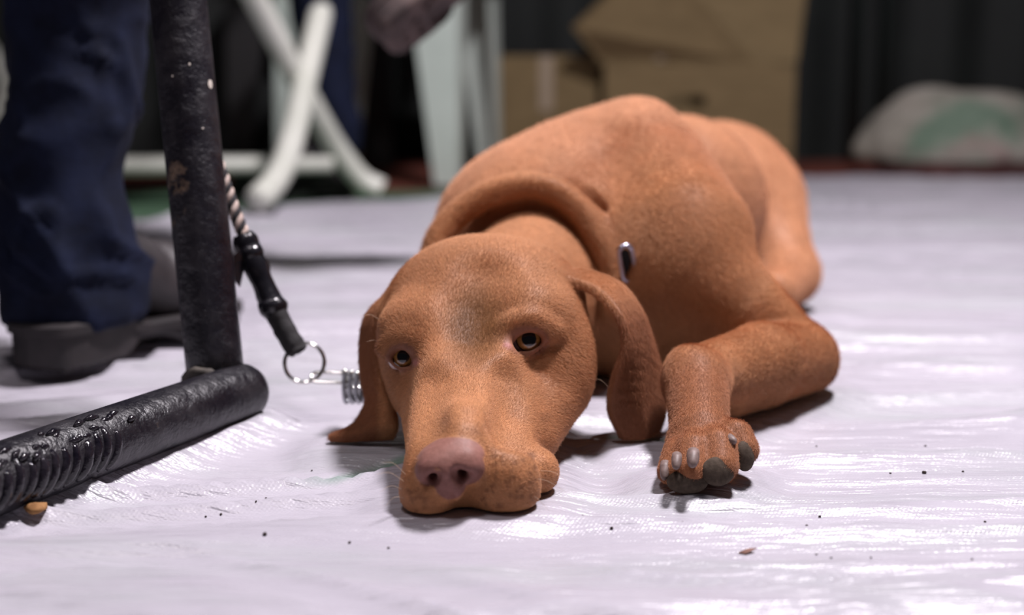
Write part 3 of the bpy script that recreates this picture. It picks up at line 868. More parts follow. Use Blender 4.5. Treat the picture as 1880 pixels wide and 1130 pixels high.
# ------------------------------------------------------------------ short coat: real strands grown on the body
def grow_coat():
    dog, f, V, Q, N, col = DOG
    rng = np.random.default_rng(4)
    tri = np.concatenate([Q[:, [0, 1, 2]], Q[:, [0, 2, 3]]])
    A = V[tri[:, 0]]; B = V[tri[:, 1]]; C = V[tri[:, 2]]
    area_ = np.linalg.norm(np.cross(B - A, C - A), axis=1) / 2
    cen = (A + B + C) / 3
    fn = (N[tri[:, 0]] + N[tri[:, 1]] + N[tri[:, 2]]) / 3
    dens = np.interp(cen[:, 1], [0.8, 0.95, 1.05, 1.3, 1.6], [4.2, 3.4, 1.7, 0.45, 0.22]) * 1e6
    dens = dens * (cen[:, 2] > 0.003) * (fn[:, 2] > -0.92)
    dens = dens * np.where(COATMASK[tri[:, 0]] > 0.5, 0.0, 1.0)
    want = area_ * dens
    n = np.floor(want + rng.random(len(want))).astype(int)
    t = np.repeat(np.arange(len(tri)), n)
    u, v = rng.random(len(t)), rng.random(len(t))
    sw = u + v > 1; u[sw], v[sw] = 1 - u[sw], 1 - v[sw]
    w = 1 - u - v
    P0 = V[tri[t, 0]] * w[:, None] + V[tri[t, 1]] * u[:, None] + V[tri[t, 2]] * v[:, None]
    Nn = N[tri[t, 0]] * w[:, None] + N[tri[t, 1]] * u[:, None] + N[tri[t, 2]] * v[:, None]
    Nn /= np.linalg.norm(Nn, axis=1)[:, None]
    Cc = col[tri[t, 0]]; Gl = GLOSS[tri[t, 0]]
    anchors = [((833, 800, .80), (866, 640, .885)), ((800, 740, .84), (800, 640, .89)), ((930, 740, .85), (960, 690, .88)),
               ((865, 600, .88), (880, 450, .96)), ((770, 580, .90), (740, 500, .95)), ((960, 560, .90), (1010, 490, .95)),
               ((900, 450, .96), (930, 440, 1.02)), ((1030, 650, .89), (1080, 720, .92)), ((740, 690, .89), (710, 740, .92)),
               ((930, 880, .78), (985, 880, .80)), ((785, 890, .775), (755, 900, .79)), ((1000, 770, .85), (1030, 800, .87)),
               ((1120, 550, .945), (1160, 650, .94)), ((1170, 680, .93), (1175, 790, .93)), ((680, 600, .94), (678, 700, .94)), ((690, 740, .91), (640, 800, .91)),
               ((950, 440, 1.02), (990, 400, 1.07)), ((1050, 480, 1.02), (1090, 470, 1.07)), ((870, 440, 1.02), (860, 410, 1.07)),
               ((1000, 290, 1.15), (1120, 230, 1.25)), ((1150, 230, 1.2), (1260, 220, 1.4)), ((1300, 300, 1.4), (1400, 350, 1.55)),
               ((1200, 330, 1.1), (1270, 430, 1.07)), ((1300, 460, 1.04), (1420, 590, 1.04)), ((1150, 500, 1.05), (1190, 600, 1.06)),
               ((1460, 620, 1.03), (1380, 640, .98)), ((1380, 640, .97), (1280, 670, .90)), ((1270, 690, .89), (1275, 780, .85)), ((1290, 810, .83), (1290, 850, .81)),
               ((1440, 430, 1.42), (1470, 510, 1.4))]
    ap = np.array([P(*a) for a, b in anchors]); ad = np.array([P(*b) - P(*a) for a, b in anchors]); ad /= np.linalg.norm(ad, axis=1)[:, None]
    flow = np.zeros_like(P0); wt = np.zeros(len(P0))
    for a, d in zip(ap, ad):
        k = 1.0 / (((P0 - a) ** 2).sum(1) + 1e-5) ** 2
        flow += k[:, None] * d; wt += k
    flow /= wt[:, None]
    flow -= Nn * (flow * Nn).sum(1)[:, None]
    flow /= np.maximum(np.linalg.norm(flow, axis=1), 1e-6)[:, None]
    jit = rng.normal(size=P0.shape) * 0.24
    clump = np.stack([noise3(P0[:, 0] * 130, P0[:, 1] * 130, P0[:, 2] * 130, 30 + c) for c in range(3)], 1) * 0.03
    d1 = flow + jit + clump
    L = np.interp(P0[:, 1], [0.78, 0.84, 0.95, 1.3], [0.0014, 0.0024, 0.0030, 0.0046]) * (0.7 + 0.6 * rng.random(len(P0)))
    p1 = P0 + (d1 * 0.45 + Nn * 0.13) * L[:, None]
    p2 = P0 + (d1 * 0.97 + Nn * 0.15) * L[:, None]
    pts = np.stack([P0 - Nn * 0.0002, p1, p2], 1).astype(np.float32)
    m = len(P0)
    cu = bpy.data.hair_curves.new('coat')
    cu.add_curves([3] * m)
    cu.attributes['position'].data.foreach_set('vector', pts.ravel())
    ra = cu.attributes.get('radius') or cu.attributes.new('radius', 'FLOAT', 'POINT')
    rad = np.tile(np.array((1.0, 0.8, 0.12), np.float32), (m, 1)) * np.interp(P0[:, 1], [0.9, 1.3], [0.000065, 0.00016])[:, None]
    ra.data.foreach_set('value', rad.astype(np.float32).ravel())
    ca = cu.attributes.new('tint', 'FLOAT_COLOR', 'CURVE')
    c4 = np.ones((m, 4), np.float32)
    c4[:, :3] = np.clip(Cc * (0.9 + 0.5 * rng.random(m))[:, None], 0, 1)
    c4[:, 3] = Gl
    ca.data.foreach_set('color', c4.ravel())
    cu.materials.append(M['strand'])
    o = bpy.data.objects.new('coat', cu)
    link(o, dog)
    o['kind'] = 'stuff'
    print('strands', m)
def make_strand():
    m = mat('rust_strand', (0.4, 0.13, 0.04), 0.58, spec=0.16)
    n, l, b = nodes(m)
    a = n.new('ShaderNodeAttribute'); a.attribute_name = 'tint'
    l.new(a.outputs['Color'], b.inputs['Base Color'])
    mm = n.new('ShaderNodeMath'); mm.operation = 'MULTIPLY'; mm.inputs[1].default_value = 0.34
    l.new(a.outputs['Alpha'], mm.inputs[0]); l.new(mm.outputs[0], b.inputs['Specular IOR Level'])
    b.inputs['Sheen Weight'].default_value = 0.12; b.inputs['Sheen Tint'].default_value = (1, 0.82, 0.8, 1)
    return m
M['strand'] = make_strand()
grow_coat()

# ------------------------------------------------------------------ black pipe frame
def build_frame():
    a = G(438, 722, 0.0195); b = G(0, 878, 0.0195)
    d = (b - a) / np.linalg.norm(b - a)
    far_end = a + d * 0.95
    fr = empty('pipe_frame', (float(a[0]), float(a[1]), 0))
    tag(fr, 'black painted steel pipe frame with chipped paint beside the dog', 'metal frame')
    r = 0.0195
    n = 60
    pts = [a - d * 0.012] + [a - d * 0.0085 + d * 0.0008] + [a + d * (0.95 * i / n) for i in range(n + 1)]
    rad = [r * 0.86, r * 0.97] + [r] * (n + 1)
    foot = tube('foot_rail', pts, rad, M['paint'], fr, n=40)
    bot = P(398, 712, 0.972); top = P(327, 0, 0.978)
    up = (top - bot) / np.linalg.norm(top - bot)
    tube('upright', [bot + up * (0.80 * i / 30) for i in range(31)], r * 1.0, M['paint'], fr, n=40)
    tp = bot + up * 0.80
    tube('top_rail', [tp - d * 0.03, tp, tp + d * 0.45, tp + d * 0.9], r, M['paint'], fr, n=32)
    tube('upright', [far_end - d * 0.06 + np.array((0, 0, 0.005)), far_end - d * 0.06 + up * 0.80], r, M['paint'], fr, n=32)
    # dusty weld where the upright meets the rail
    rng = random.Random(3)
    ux = np.cross(up, d); ux /= np.linalg.norm(ux); uy = np.cross(ux, up)
    base = bot + up * 0.012
    ring = []
    for i in range(40):
        t = 2 * math.pi * i / 40
        lift = 0.010 * (abs(np.dot(math.cos(t) * ux + math.sin(t) * uy, ux)) ** 2) * -1.0
        ring.append(base + (math.cos(t) * ux + math.sin(t) * uy) * r * 1.04 + up * lift)
    tube('weld_ring', ring, [0.0028 + 0.0012 * rng.random() for _ in ring], M['dusty_weld'], fr, closed=True, n=10)
    # ridged weld beads along the front of the foot rail
    side = np.cross(d, (0, 0, 1)); side /= np.linalg.norm(side)
    if side[1] > 0: side = -side
    sA = np.linalg.norm(G(172, 815, 0.0195) - a)
    for i in range(14):
        s = sA + 0.0001 + i * 0.0088 + rng.uniform(-0.0008, 0.0008)
        c = a + d * s
        t0 = math.radians(34 + rng.uniform(-12, 14)); t1 = math.radians(-38 + rng.uniform(-8, 8))
        arc = []
        for k in range(12):
            t = t0 + (t1 - t0) * k / 11
            arc.append(c + side * math.cos(t) * r * 0.94 + np.array((0, 0, 1)) * math.sin(t) * r * 0.94 + d * (0.009 * (k / 11) ** 2 + rng.uniform(-0.0003, 0.0003)))
        rr = 0.0036 + rng.uniform(-0.0004, 0.0006)
        rads = [rr * (0.25 + 0.75 * math.sin(math.pi * (k + 0.6) / 12.2) ** 0.5) for k in range(12)]
        tube('weld_bead', arc, rads, M['weld'], fr, n=10)
    # blobs of paint above the beads
    for i in range(26):
        s = sA - 0.016 + i * 0.0052 + rng.uniform(-0.003, 0.003)
        t = math.radians(rng.uniform(36, 74))
        c = a + d * s + side * math.cos(t) * r + np.array((0, 0, 1)) * math.sin(t) * r
        e = c + d * rng.uniform(0.004, 0.012) + side * rng.uniform(-0.003, 0.004) + np.array((0, 0, rng.uniform(-0.004, 0.001)))
        tube('paint_run', [c, (c + e) / 2 + np.array((0, 0, 0.0006)), e], [0.0010, 0.0022, 0.0008], M['weld'], fr, n=8)
    # bare chips on the upright
    for (x, y, w, h) in ((385, 154, 6, 8), (348, 118, 2, 3), (372, 236, 2, 2), (317, 140, 2, 2)):
        o = np.array((0, 0, CAMH)); dd = P(x, y, 1) - o
        # nearest point of the ray to the axis, at the pipe's skin
        best = None
        for i in range(900):
            z = 0.93 + i * 0.00006
            p = o + dd * z
            q = p - bot; q = q - up * (q @ up)
            if np.linalg.norm(q) <= r: best = p; break
        if best is None: continue
        V = []; Fc = []
        nrm = best - bot; nrm = nrm - up * (nrm @ up); nrm /= np.linalg.norm(nrm)
        tx = np.cross(up, nrm)
        k = 9
        for j in range(k):
            t = 2 * math.pi * j / k; m = 0.8 + 0.4 * rng.random()
            V.append(best + nrm * 0.0004 + tx * math.cos(t) * w * m / F + up * math.sin(t) * h * m / F)
        V.append(best + nrm * 0.0007)
        Fc = [(j, (j + 1) % k, k) for j in range(k)]
        Fc = [f if np.dot(np.cross(V[f[1]] - V[f[0]], V[f[2]] - V[f[0]]), nrm) > 0 else f[::-1] for f in Fc]
        mesh_obj('paint_chip', V, Fc, M['bare'], fr)
    return a, d, side
M['dusty_weld'] = noisy('dusty_weld', (0.02, 0.018, 0.018), (0.10, 0.085, 0.07), 90, 0.8, 0.002)
M['bare'] = mat('bare_metal_chip', (0.55, 0.50, 0.44), 0.6)
FRAME = build_frame()

# ------------------------------------------------------------------ leash, ring, chain collar
def stadium(c, ax, ay, L, W, n=10):
    c, ax, ay = [np.array(v, float) for v in (c, ax, ay)]
    ax /= np.linalg.norm(ax); ay = ay - ax * (ay @ ax); ay /= np.linalg.norm(ay)
    out = []
    h = L / 2 - W / 2
    for k in range(n + 1):
        t = -math.pi / 2 + math.pi * k / n
        out.append(c + ax * (h + math.cos(t) * W / 2) + ay * math.sin(t) * W / 2)
    for k in range(n + 1):
        t = math.pi / 2 + math.pi * k / n
        out.append(c + ax * (-h + math.cos(t) * W / 2) + ay * math.sin(t) * W / 2)
    return out
def build_leash():
    rng = random.Random(8)
    lz = empty('leash', tuple(float(v) for v in P(480, 510, 1.0)))
    tag(lz, 'black and beige rope leash wrapped in black tape, hitched to the pipe frame', 'leash')
    up0, up1 = P(398, 712, 0.972), P(327, 0, 0.978)
    axis_up = (up1 - up0) / np.linalg.norm(up1 - up0)
    back = np.array((0.0, 1, 0)) * 0.028
    path = bezier([up0 + axis_up * 0.62 + back, up0 + axis_up * 0.42 + back, P(352, 150, 1.014), P(385, 255, 1.014), P(413, 338, 1.012), P(434, 398, 1.008), P(456, 450, 1.004)], 200)
    # a loop of the rope round the pipe, above
    hit = up0 + axis_up * 0.62
    u = np.array((1.0, 0, 0)); u = u - axis_up * (u @ axis_up); u /= np.linalg.norm(u); w = np.cross(axis_up, u)
    loop = [hit + (math.cos(t) * u + math.sin(t) * w) * 0.0265 + axis_up * (0.012 * (t - math.pi / 2) / 6.28) for t in np.linspace(math.pi / 2, math.pi / 2 + 2 * math.pi * 1.9, 60)]
    path = loop[::-1] + path
    path = [np.array(p) for p in path]
    # even resampling
    seg = np.r_[0, np.cumsum([np.linalg.norm(path[i + 1] - path[i]) for i in range(len(path) - 1)])]
    tot = seg[-1]; m = 420
    A = np.array(path)
    pts = np.stack([np.interp(np.linspace(0, tot, m), seg, A[:, c]) for c in range(3)], 1)
    T = np.gradient(pts, axis=0); T /= np.linalg.norm(T, axis=1)[:, None]
    nrm = np.cross(T, (0.3, 1, 0.1)); nrm /= np.linalg.norm(nrm, axis=1)[:, None]; bi = np.cross(T, nrm)
    for k, mt in enumerate(('rope_dark', 'rope_light', 'rope_dark', 'rope_light')):
        ph = np.linspace(0, tot / 0.020 * 2 * math.pi, m) + k * math.pi / 2
        q = pts + (np.cos(ph)[:, None] * nrm + np.sin(ph)[:, None] * bi) * 0.0027
        tube('rope_strand', list(q), 0.0023, M[mt], lz, n=8)
    # tape wrap
    tp = bezier([P(447, 432, 1.004), P(462, 470, 1.003), P(485, 525, 1.002), P(508, 580, 1.0)], 40)
    rr = []
    for i in range(len(tp)):
        t = i / (len(tp) - 1)
        rr.append(0.0082 + 0.0010 * math.sin(t * 11) * math.sin(t * 7 + 1) + 0.0028 * math.exp(-((t - 0.92) / 0.06) ** 2) - 0.001 * math.exp(-(t / 0.05) ** 2))
    o = tube('tape_wrap', tp, rr, M['tapewrap'], lz, n=20)
    for v in o.data.vertices:
        p = v.co; k = float(noise3(p.x * 160, p.y * 160, p.z * 160, 3)); v.co = p + Vector((k, k * 0.5, -k)) * 0.0009
    # overlapping tape turn and the loose tail against the pipe
    for c0, c1, r0 in ((P(494, 550, 1.0), P(504, 572, 1.0), 0.0098), (P(456, 452, 1.003), P(466, 480, 1.003), 0.0092)):
        tube('tape_turn', [c0, c0 + (c1 - c0) * 0.5, c1], [r0 * 0.9, r0, r0 * 0.93], M['tapewrap'], lz, n=20)
    V = [P(452, 448, 0.998), P(462, 476, 0.997), P(446, 500, 0.996), P(440, 528, 0.993), P(430, 515, 0.990), P(428, 470, 0.990)]
    Vb = [v + np.array((0, 0.0035, 0)) for v in V]
    k = len(V)
    mesh_obj('tape_tail', V + Vb, [tuple(range(k))[::-1], tuple(range(k, 2 * k))] + [(i, (i + 1) % k, k + (i + 1) % k, k + i) for i in range(k)], M['tapewrap'], lz, smooth=False)
    # webbing loop that holds the ring
    wp = bezier([P(505, 572, 1.0), P(524, 608, 0.999), P(540, 636, 0.998), P(547, 650, 0.998)], 30)
    o = tube('webbing_loop', wp, [0.0078 + 0.0002 * math.sin(i * 0.8) - (0.002 if i > len(wp) - 3 else 0) for i in range(len(wp))], M['webbing'], lz, n=18)
    for v in o.data.vertices:
        p = v.co; k = float(noise3(p.x * 300, p.y * 300, p.z * 300, 5)); v.co = p + Vector((k, 0, -k)) * 0.0007
    rc = P(559, 667, 0.998)
    ex = np.array((1, 0.12, 0.0)); ex /= np.linalg.norm(ex); ez = np.array((0.0, 0.25, 1)); ez /= np.linalg.norm(ez)
    ring = [rc + (math.cos(t) * ex + math.sin(t) * ez) * 0.0138 for t in np.linspace(0, 2 * math.pi, 56, endpoint=False)]
    r = tube('ring', ring, 0.00145, M['chrome'], lz, closed=True, n=12); r['label'] = 'round steel ring'
    # chain collar
    col = empty('chain_collar', tuple(float(v) for v in P(650, 735, 1.0)))
    tag(col, 'steel pinch chain collar round the neck of the dog', 'collar')
    o = tube('link', stadium(P(607, 694, 0.998), (1, 0.05, -0.04), (0, 0.8, 0.55), 0.027, 0.0095), 0.0012, M['chrome'], col, closed=True, n=10)
    # prong links: bent wires with ball tips
    for i in range(9):
        x = 633 + i * 11.5; Z = 0.998 + max(0, i - 2) * 0.006
        y0 = 683 + (i % 3) * 2
        pts_ = bezier([P(x, y0, Z - 0.004), P(x - 2, y0 + 22, Z - 0.003), P(x - 1, 730, Z - 0.001), P(x + 3, 739, Z + 0.003), P(x + 7, 728, Z + 0.006), P(x + 7, y0 + 8, Z + 0.007)], 24)
        rads = [0.0021 if k < 2 else 0.0016 for k in range(len(pts_))]
        lk = tube('prong_link', pts_, rads, M['gunmetal'], col, n=10)
        bm = bmesh.new(); bmesh.ops.create_uvsphere(bm, u_segments=14, v_segments=10, radius=0.0021)
        bmesh.ops.translate(bm, vec=Vector(P(x, y0, Z - 0.004)), verts=bm.verts)
        me = bpy.data.meshes.new('ball_tip'); bm.to_mesh(me); bm.free(); me.materials.append(M['chrome'])
        me.polygons.foreach_set('use_smooth', [True] * len(me.polygons))
        link(bpy.data.objects.new('ball_tip', me), lk)
        tube('link', stadium(P(x + 8, 704, Z), (1, 0.2, 0), (0, 0.3, 1), 0.009, 0.0062, 6), 0.0011, M['chrome'], col, closed=True, n=8)
    # links that pass behind the neck roll; one shows on the far side
    f = DOG[1]
    z_ = ray_hit(f, 1153, 482) or 1.07
    o = tube('link', stadium(P(1152, 484, z_ - 0.004), (0.22, 0.25, -1), (1, 0.3, 0.2), 0.028, 0.0105), 0.0018, M['violet_steel'], col, closed=True, n=12)
    V = stadium(P(1151, 484, z_ - 0.003), (0.22, 0.25, -1), (1, 0.3, 0.2), 0.022, 0.007)
    mesh_obj('link_plate', V + [v + np.array((0, 0.002, 0)) for v in V], [tuple(range(len(V))), tuple(range(2 * len(V) - 1, len(V) - 1, -1))], M['webbing'], col, smooth=False)
M['violet_steel'] = mat('bluish_steel', (0.50, 0.50, 0.62), 0.3, 1.0)
build_leash()

# ------------------------------------------------------------------ people: jeans and boots
def boot_data():
    f = Field()
    f.ell((0.050, 0, 0.038), (0.043, 0.032, 0.032), k=0.02)
    f.cone((0.075, 0, 0.072), 0.034, (0.150, 0, 0.052), 0.034, 0.02)
    f.ell((0.175, 0, 0.042), (0.058, 0.043, 0.034), k=0.02)
    f.cone((0.052, 0, 0.07), 0.034, (0.055, 0, 0.13), 0.032, 0.02)
    f.chain([(0.085, -0.04, 0.105), (0.10, 0, 0.118), (0.085, 0.04, 0.105)], 0.004, 0.008, '-')
    f.chain([(0.135, -0.04, 0.07), (0.14, 0, 0.092), (0.135, 0.04, 0.07)], 0.003, 0.006, '-')
    xs = np.arange(-0.02, 0.26, 0.004); ys = np.arange(-0.065, 0.066, 0.004); zs = np.arange(0.0, 0.24, 0.004)
    D = f.grid(xs, ys, zs)
    D = np.maximum(D, (0.020 - zs)[None, None, :]); D = np.maximum(D, (zs - 0.14)[None, None, :])
    V, Q = surface_nets(D, xs, ys, zs)
    return relax(V, Q, 2), Q
def sole_data():
    prof = [(-0.004, 0.0), (0.0, 0.020), (0.012, 0.031), (0.04, 0.035), (0.08, 0.033), (0.12, 0.037), (0.16, 0.045), (0.19, 0.045), (0.215, 0.036), (0.232, 0.020), (0.238, 0.0)]
    q = bezier([(a, b, 0) for a, b in prof], 40)
    out = [(p[0], p[1]) for p in q] + [(p[0], -p[1]) for p in q[-2:0:-1]]
    n = len(out)
    V, Fc = [], []
    def under(x): return 0.012 * sstep(0.075, 0.09, np.array(x)) * sstep(0.15, 0.11, np.array(x)) + 0.010 * sstep(0.2, 0.24, np.array(x))
    layers = []
    for (ins, top, fz) in ((0.004, 0, 0.0), (0.0, 0, 0.003), (0.0, 1, -0.009), (-0.003, 1, -0.008), (-0.003, 1, -0.001), (0.003, 1, 0.001)):
        ring = []
        for (x, y) in out:
            cx = 0.117; sx = 1 - ins / 0.12; sy = 1 - ins / 0.04
            zt = 0.036 - 0.012 * float(sstep(0.06, 0.10, np.array(x)))
            zz = (zt if top else float(under(x))) + fz
            ring.append((cx + (x - cx) * sx, y * sy, zz))
        layers.append(ring)
    for r in layers: V += r
    for i in range(len(layers) - 1):
        for k in range(n):
            k2 = (k + 1) % n
            Fc.append((i * n + k, i * n + k2, (i + 1) * n + k2, (i + 1) * n + k))
    Fc.append(tuple(range(n))[::-1]); Fc.append(tuple((len(layers) - 1) * n + k for k in range(n)))
    return V, Fc
BOOT = boot_data(); SOLE = sole_data()
def place_boot(parent, mtx, sole_mat, mirror=False):
    V, Q = BOOT
    W = np.array([mtx @ Vector(v) for v in V])
    b = quad_mesh('boot', W, Q, M['boot'], parent)
    sv, sf = SOLE
    s = mesh_obj('sole', [mtx @ Vector(v) for v in sv], sf, sole_mat, b, smooth=False)
    # tread bars under the forefoot and heel
    for x0, hw in ((0.012, 0.026), (0.03, 0.029), (0.05, 0.029), (0.145, 0.036), (0.16, 0.038), (0.175, 0.038), (0.19, 0.036)):
        bm = bmesh.new(); bmesh.ops.create_cube(bm, size=1)
        bmesh.ops.transform(bm, matrix=mtx @ Matrix.Translation((x0, 0, 0.001)) @ Matrix.Diagonal((0.008, hw * 2, 0.006, 1)), verts=bm.verts)
        me = bpy.data.meshes.new('tread_bar'); bm.to_mesh(me); bm.free(); me.materials.append(sole_mat)
        link(bpy.data.objects.new('tread_bar', me), b)
    return b
def basis(o, x, z):
    x = Vector(x).normalized(); z = Vector(z); z = (z - x * z.dot(x)).normalized(); y = z.cross(x)
    m = Matrix((x, y, z)).transposed().to_4x4(); m.translation = Vector(o)
    return m
def cloth(field, lo, hi, h, name, parent, amp, zlow, floor_z=None, seed=1):
    xs, ys, zs = [np.arange(lo[i], hi[i], h) for i in range(3)]
    D = field.grid(xs, ys, zs, 0.06)
    V, Q = surface_nets(D, xs, ys, zs)
    V = relax(V, Q, 2)
    N = normals(V, Q)
    x, y, z = V.T
    w = noise3(x * 9, y * 9, z * 9, seed) * 0.05
    r = 1 - np.abs(noise3((x + w) * 10, (y + w) * 10, (z + w * 1.5) * 30, seed + 1))
    r2 = 1 - np.abs(noise3((x + w) * 16, (y + w) * 16, (z - w + 0.4 * x) * 22, seed + 2))
    k = amp * (0.35 + 0.65 * sstep(zlow + 0.28, zlow, z)) * (0.25 + 0.75 * sstep(0.04, 0.09, z))
    V = V + N * ((r ** 2 - 0.4) * k + (r2 ** 3 - 0.3) * k * 0.6)[:, None]
    return quad_mesh(name, V, Q, M['denim'], parent)
def build_people():
    # the one who stands beside the frame
    o = np.array((-0.381, 1.106, 0.0)); dr = np.array((0.46, 0.888, 0))
    p1 = empty('person', (float(o[0]), float(o[1]), 0))
    tag(p1, 'standing person in dark blue jeans and worn charcoal boots behind the pipe frame', 'person')
    f = Field()
    c0 = P(120, 566, 1.175); c1 = P(124, 430, 1.175); c2 = P(118, 330, 1.172); c3 = P(138, 160, 1.172); c4 = P(144, 0, 1.172)
    knee = np.array((c4[0] + 0.02, c4[1] - 0.02, 0.50)); hip = np.array((c4[0] - 0.03, c4[1], 0.90))
    f.cone(c0 + dr * 0.012, 0.054, c1, 0.050, 0.02)
    f.cone(c0 + dr * 0.035 + (0, 0, 0.01), 0.040, c1 + dr * 0.01, 0.045, 0.02)
    f.chain(bezier([c0, c1, c2, c3, c4, knee, hip], 36), list(np.interp(np.linspace(0, 1, 37), [0, .16, .33, .5, .66, .84, 1], [.052, .053, .0505, .0525, .058, .068, .090])), 0.02)
    sh = np.array((-0.24, -0.05, 0))
    f.chain([c0 + sh, c2 + sh, c4 + sh, knee + sh, hip + sh * 0.75], [.05, .05, .058, .068, .09], 0.02)
    f.cone(hip + (0, 0, 0.02), 0.10, hip + sh * 0.75 + (0, 0, 0.02), 0.10, 0.05)
    # hem turned over the boot: cut level just above the sole
    f.ell((c0[0], c0[1], c0[2] - 0.040), (0.2, 0.2, 0.028), k=0.006, mode='-')
    f.ell((c0[0] + sh[0], c0[1] + sh[1], c0[2] - 0.040), (0.2, 0.2, 0.028), k=0.006, mode='-')
    cloth(f, (-0.80, 0.92, 0.0), (-0.22, 1.36, 1.05), 0.006, 'jeans', p1, 0.0125, 0.05, seed=5)
    place_boot(p1, basis(o, dr, (0, 0, 1)), M['sole'])
    place_boot(p1, basis(o + sh, (-0.1, 1, 0), (0, 0, 1)), M['sole'])
    # the one who sits on the folding chair, one leg crossed over the other
    p2 = empty('person', (-0.37, 2.70, -0.02))
    tag(p2, 'seated person in dark jeans on the white folding chair, one boot dangling', 'person')
    f = Field()
    heel = P(714, 84, 1.58)
    toe_d = Vector((0.68, 0.12, 0.52)).normalized()
    sole_n = Vector((0.55, -0.50, -0.60))
    sole_n = (sole_n - toe_d * sole_n.dot(toe_d)).normalized()
    mt = basis(heel, toe_d, -sole_n)
    ank = np.array(mt @ Vector((0.045, 0, 0.15)))
    knee2 = np.array((-0.42, 2.04, 0.58)); hip2 = np.array((-0.86, 2.42, 0.53))
    f.chain([ank, ank * 0.5 + knee2 * 0.5 + (0, 0, 0.01), knee2], [0.056, 0.064, 0.070], 0.02)
    f.chain([knee2, hip2], [0.072, 0.092], 0.03)
    foot = np.array((-0.335, 2.715, 0.02)); knee3 = np.array((-0.365, 2.67, 0.50)); hip3 = np.array((-0.86, 2.66, 0.53))
    f.chain([foot + (0, 0, 0.06), knee3 * 0.5 + foot * 0.5 + (0, 0, 0.03), knee3], [0.046, 0.055, 0.068], 0.02)
    f.chain([knee3, hip3], [0.07, 0.092], 0.03)
    f.cone(hip2, 0.10, hip3, 0.10, 0.05)
    f.cone((hip2 + hip3) / 2, 0.13, (hip2 + hip3) / 2 + (-0.03, 0, 0.22), 0.13, 0.05)
    cloth(f, (-1.06, 1.45, 0.0), (-0.1, 3.05, 0.9), 0.010, 'jeans', p2, 0.010, 0.05, seed=9)
    place_boot(p2, mt, M['dirty_sole'])
    place_boot(p2, basis(foot + (0.03, 0.02, -0.0400), (-0.95, -0.25, 0), (0, 0, 1)), M['sole'])
build_people()

# ------------------------------------------------------------------ chairs
def build_folding_chair():
    g = -0.02
    ch = empty('folding_chair', (-0.6, 2.5, g))
    tag(ch, 'cream white folding chair with crossed curved legs on the green sheet', 'chair')
    fa = G(700, 348, g + 0.02); fb = G(474, 367, 0.022)
    def ptw(px, py, Z): return P(px, py, Z)
    legA = bezier([fa, P(662, 328, 2.66), P(620, 275, 2.62), P(590, 225, 2.57), P(552, 155, 2.50), P(470, 0, 2.36), P(418, -95, 2.27)], 50)
    legB = bezier([fb, P(505, 332, 2.31), P(527, 285, 2.36), P(546, 215, 2.42), P(562, 140, 2.49), P(592, 10, 2.60), P(610, -70, 2.66)], 50)
    sh = np.array((-0.48, -0.08, 0))
    rA, rB = 0.0205, 0.0215
    for s in (np.zeros(3), sh):
        tube('leg', [p + s for p in legA], rA, M['white_tube'], ch, n=18)
        tube('leg', [p + s for p in legB], rB, M['white_tube'], ch, n=18)
    ca = P(612, 300, 2.62)
    tube('crossbar', [ca, ca + sh * 0.5, ca + sh], 0.0165, M['white_tube'], ch, n=16)
    cb = P(590, 10, 2.60) + np.array((0, 0, 0.09))
    tube('crossbar', [cb, cb + sh], 0.014, M['white_tube'], ch, n=14)
    top = max(legA[-1][2], legB[-1][2])
    c = (legA[-1] + legB[-1]) / 2 + sh / 2
    yaw = math.atan2(legB[-1][1] - legA[-1][1], legB[-1][0] - legA[-1][0])
    seat_z = top + 0.012
    for i in range(6):
        t = -0.14 + i * 0.07
        dv = (legB[-1] - legA[-1]); dv[2] = 0; dv /= np.linalg.norm(dv)
        p = c + dv * t; p[2] = seat_z
        bevel_box('seat_slat', (0.50, 0.060, 0.022), M['white_tube'], ch, 0.005, p, math.atan2(sh[1], sh[0]))
    # back stiles rise from the chair's far side
    for s in (np.zeros(3), sh):
        b0 = legA[-1] + s
        tube('back_stile', [b0 - np.array((0, 0, 0.01)), b0 + np.array((-0.02, -0.05, 0.2)), b0 + np.array((-0.03, -0.10, 0.42))], 0.018, M['white_tube'], ch, n=14)
    for k in range(3):
        b0 = legA[-1] + np.array((-0.025, -0.06 - k * 0.02, 0.22 + k * 0.085))
        tube('back_rail', [b0, b0 + sh], 0.018, M['white_tube'], ch, n=14, flat=0.5)
build_folding_chair()

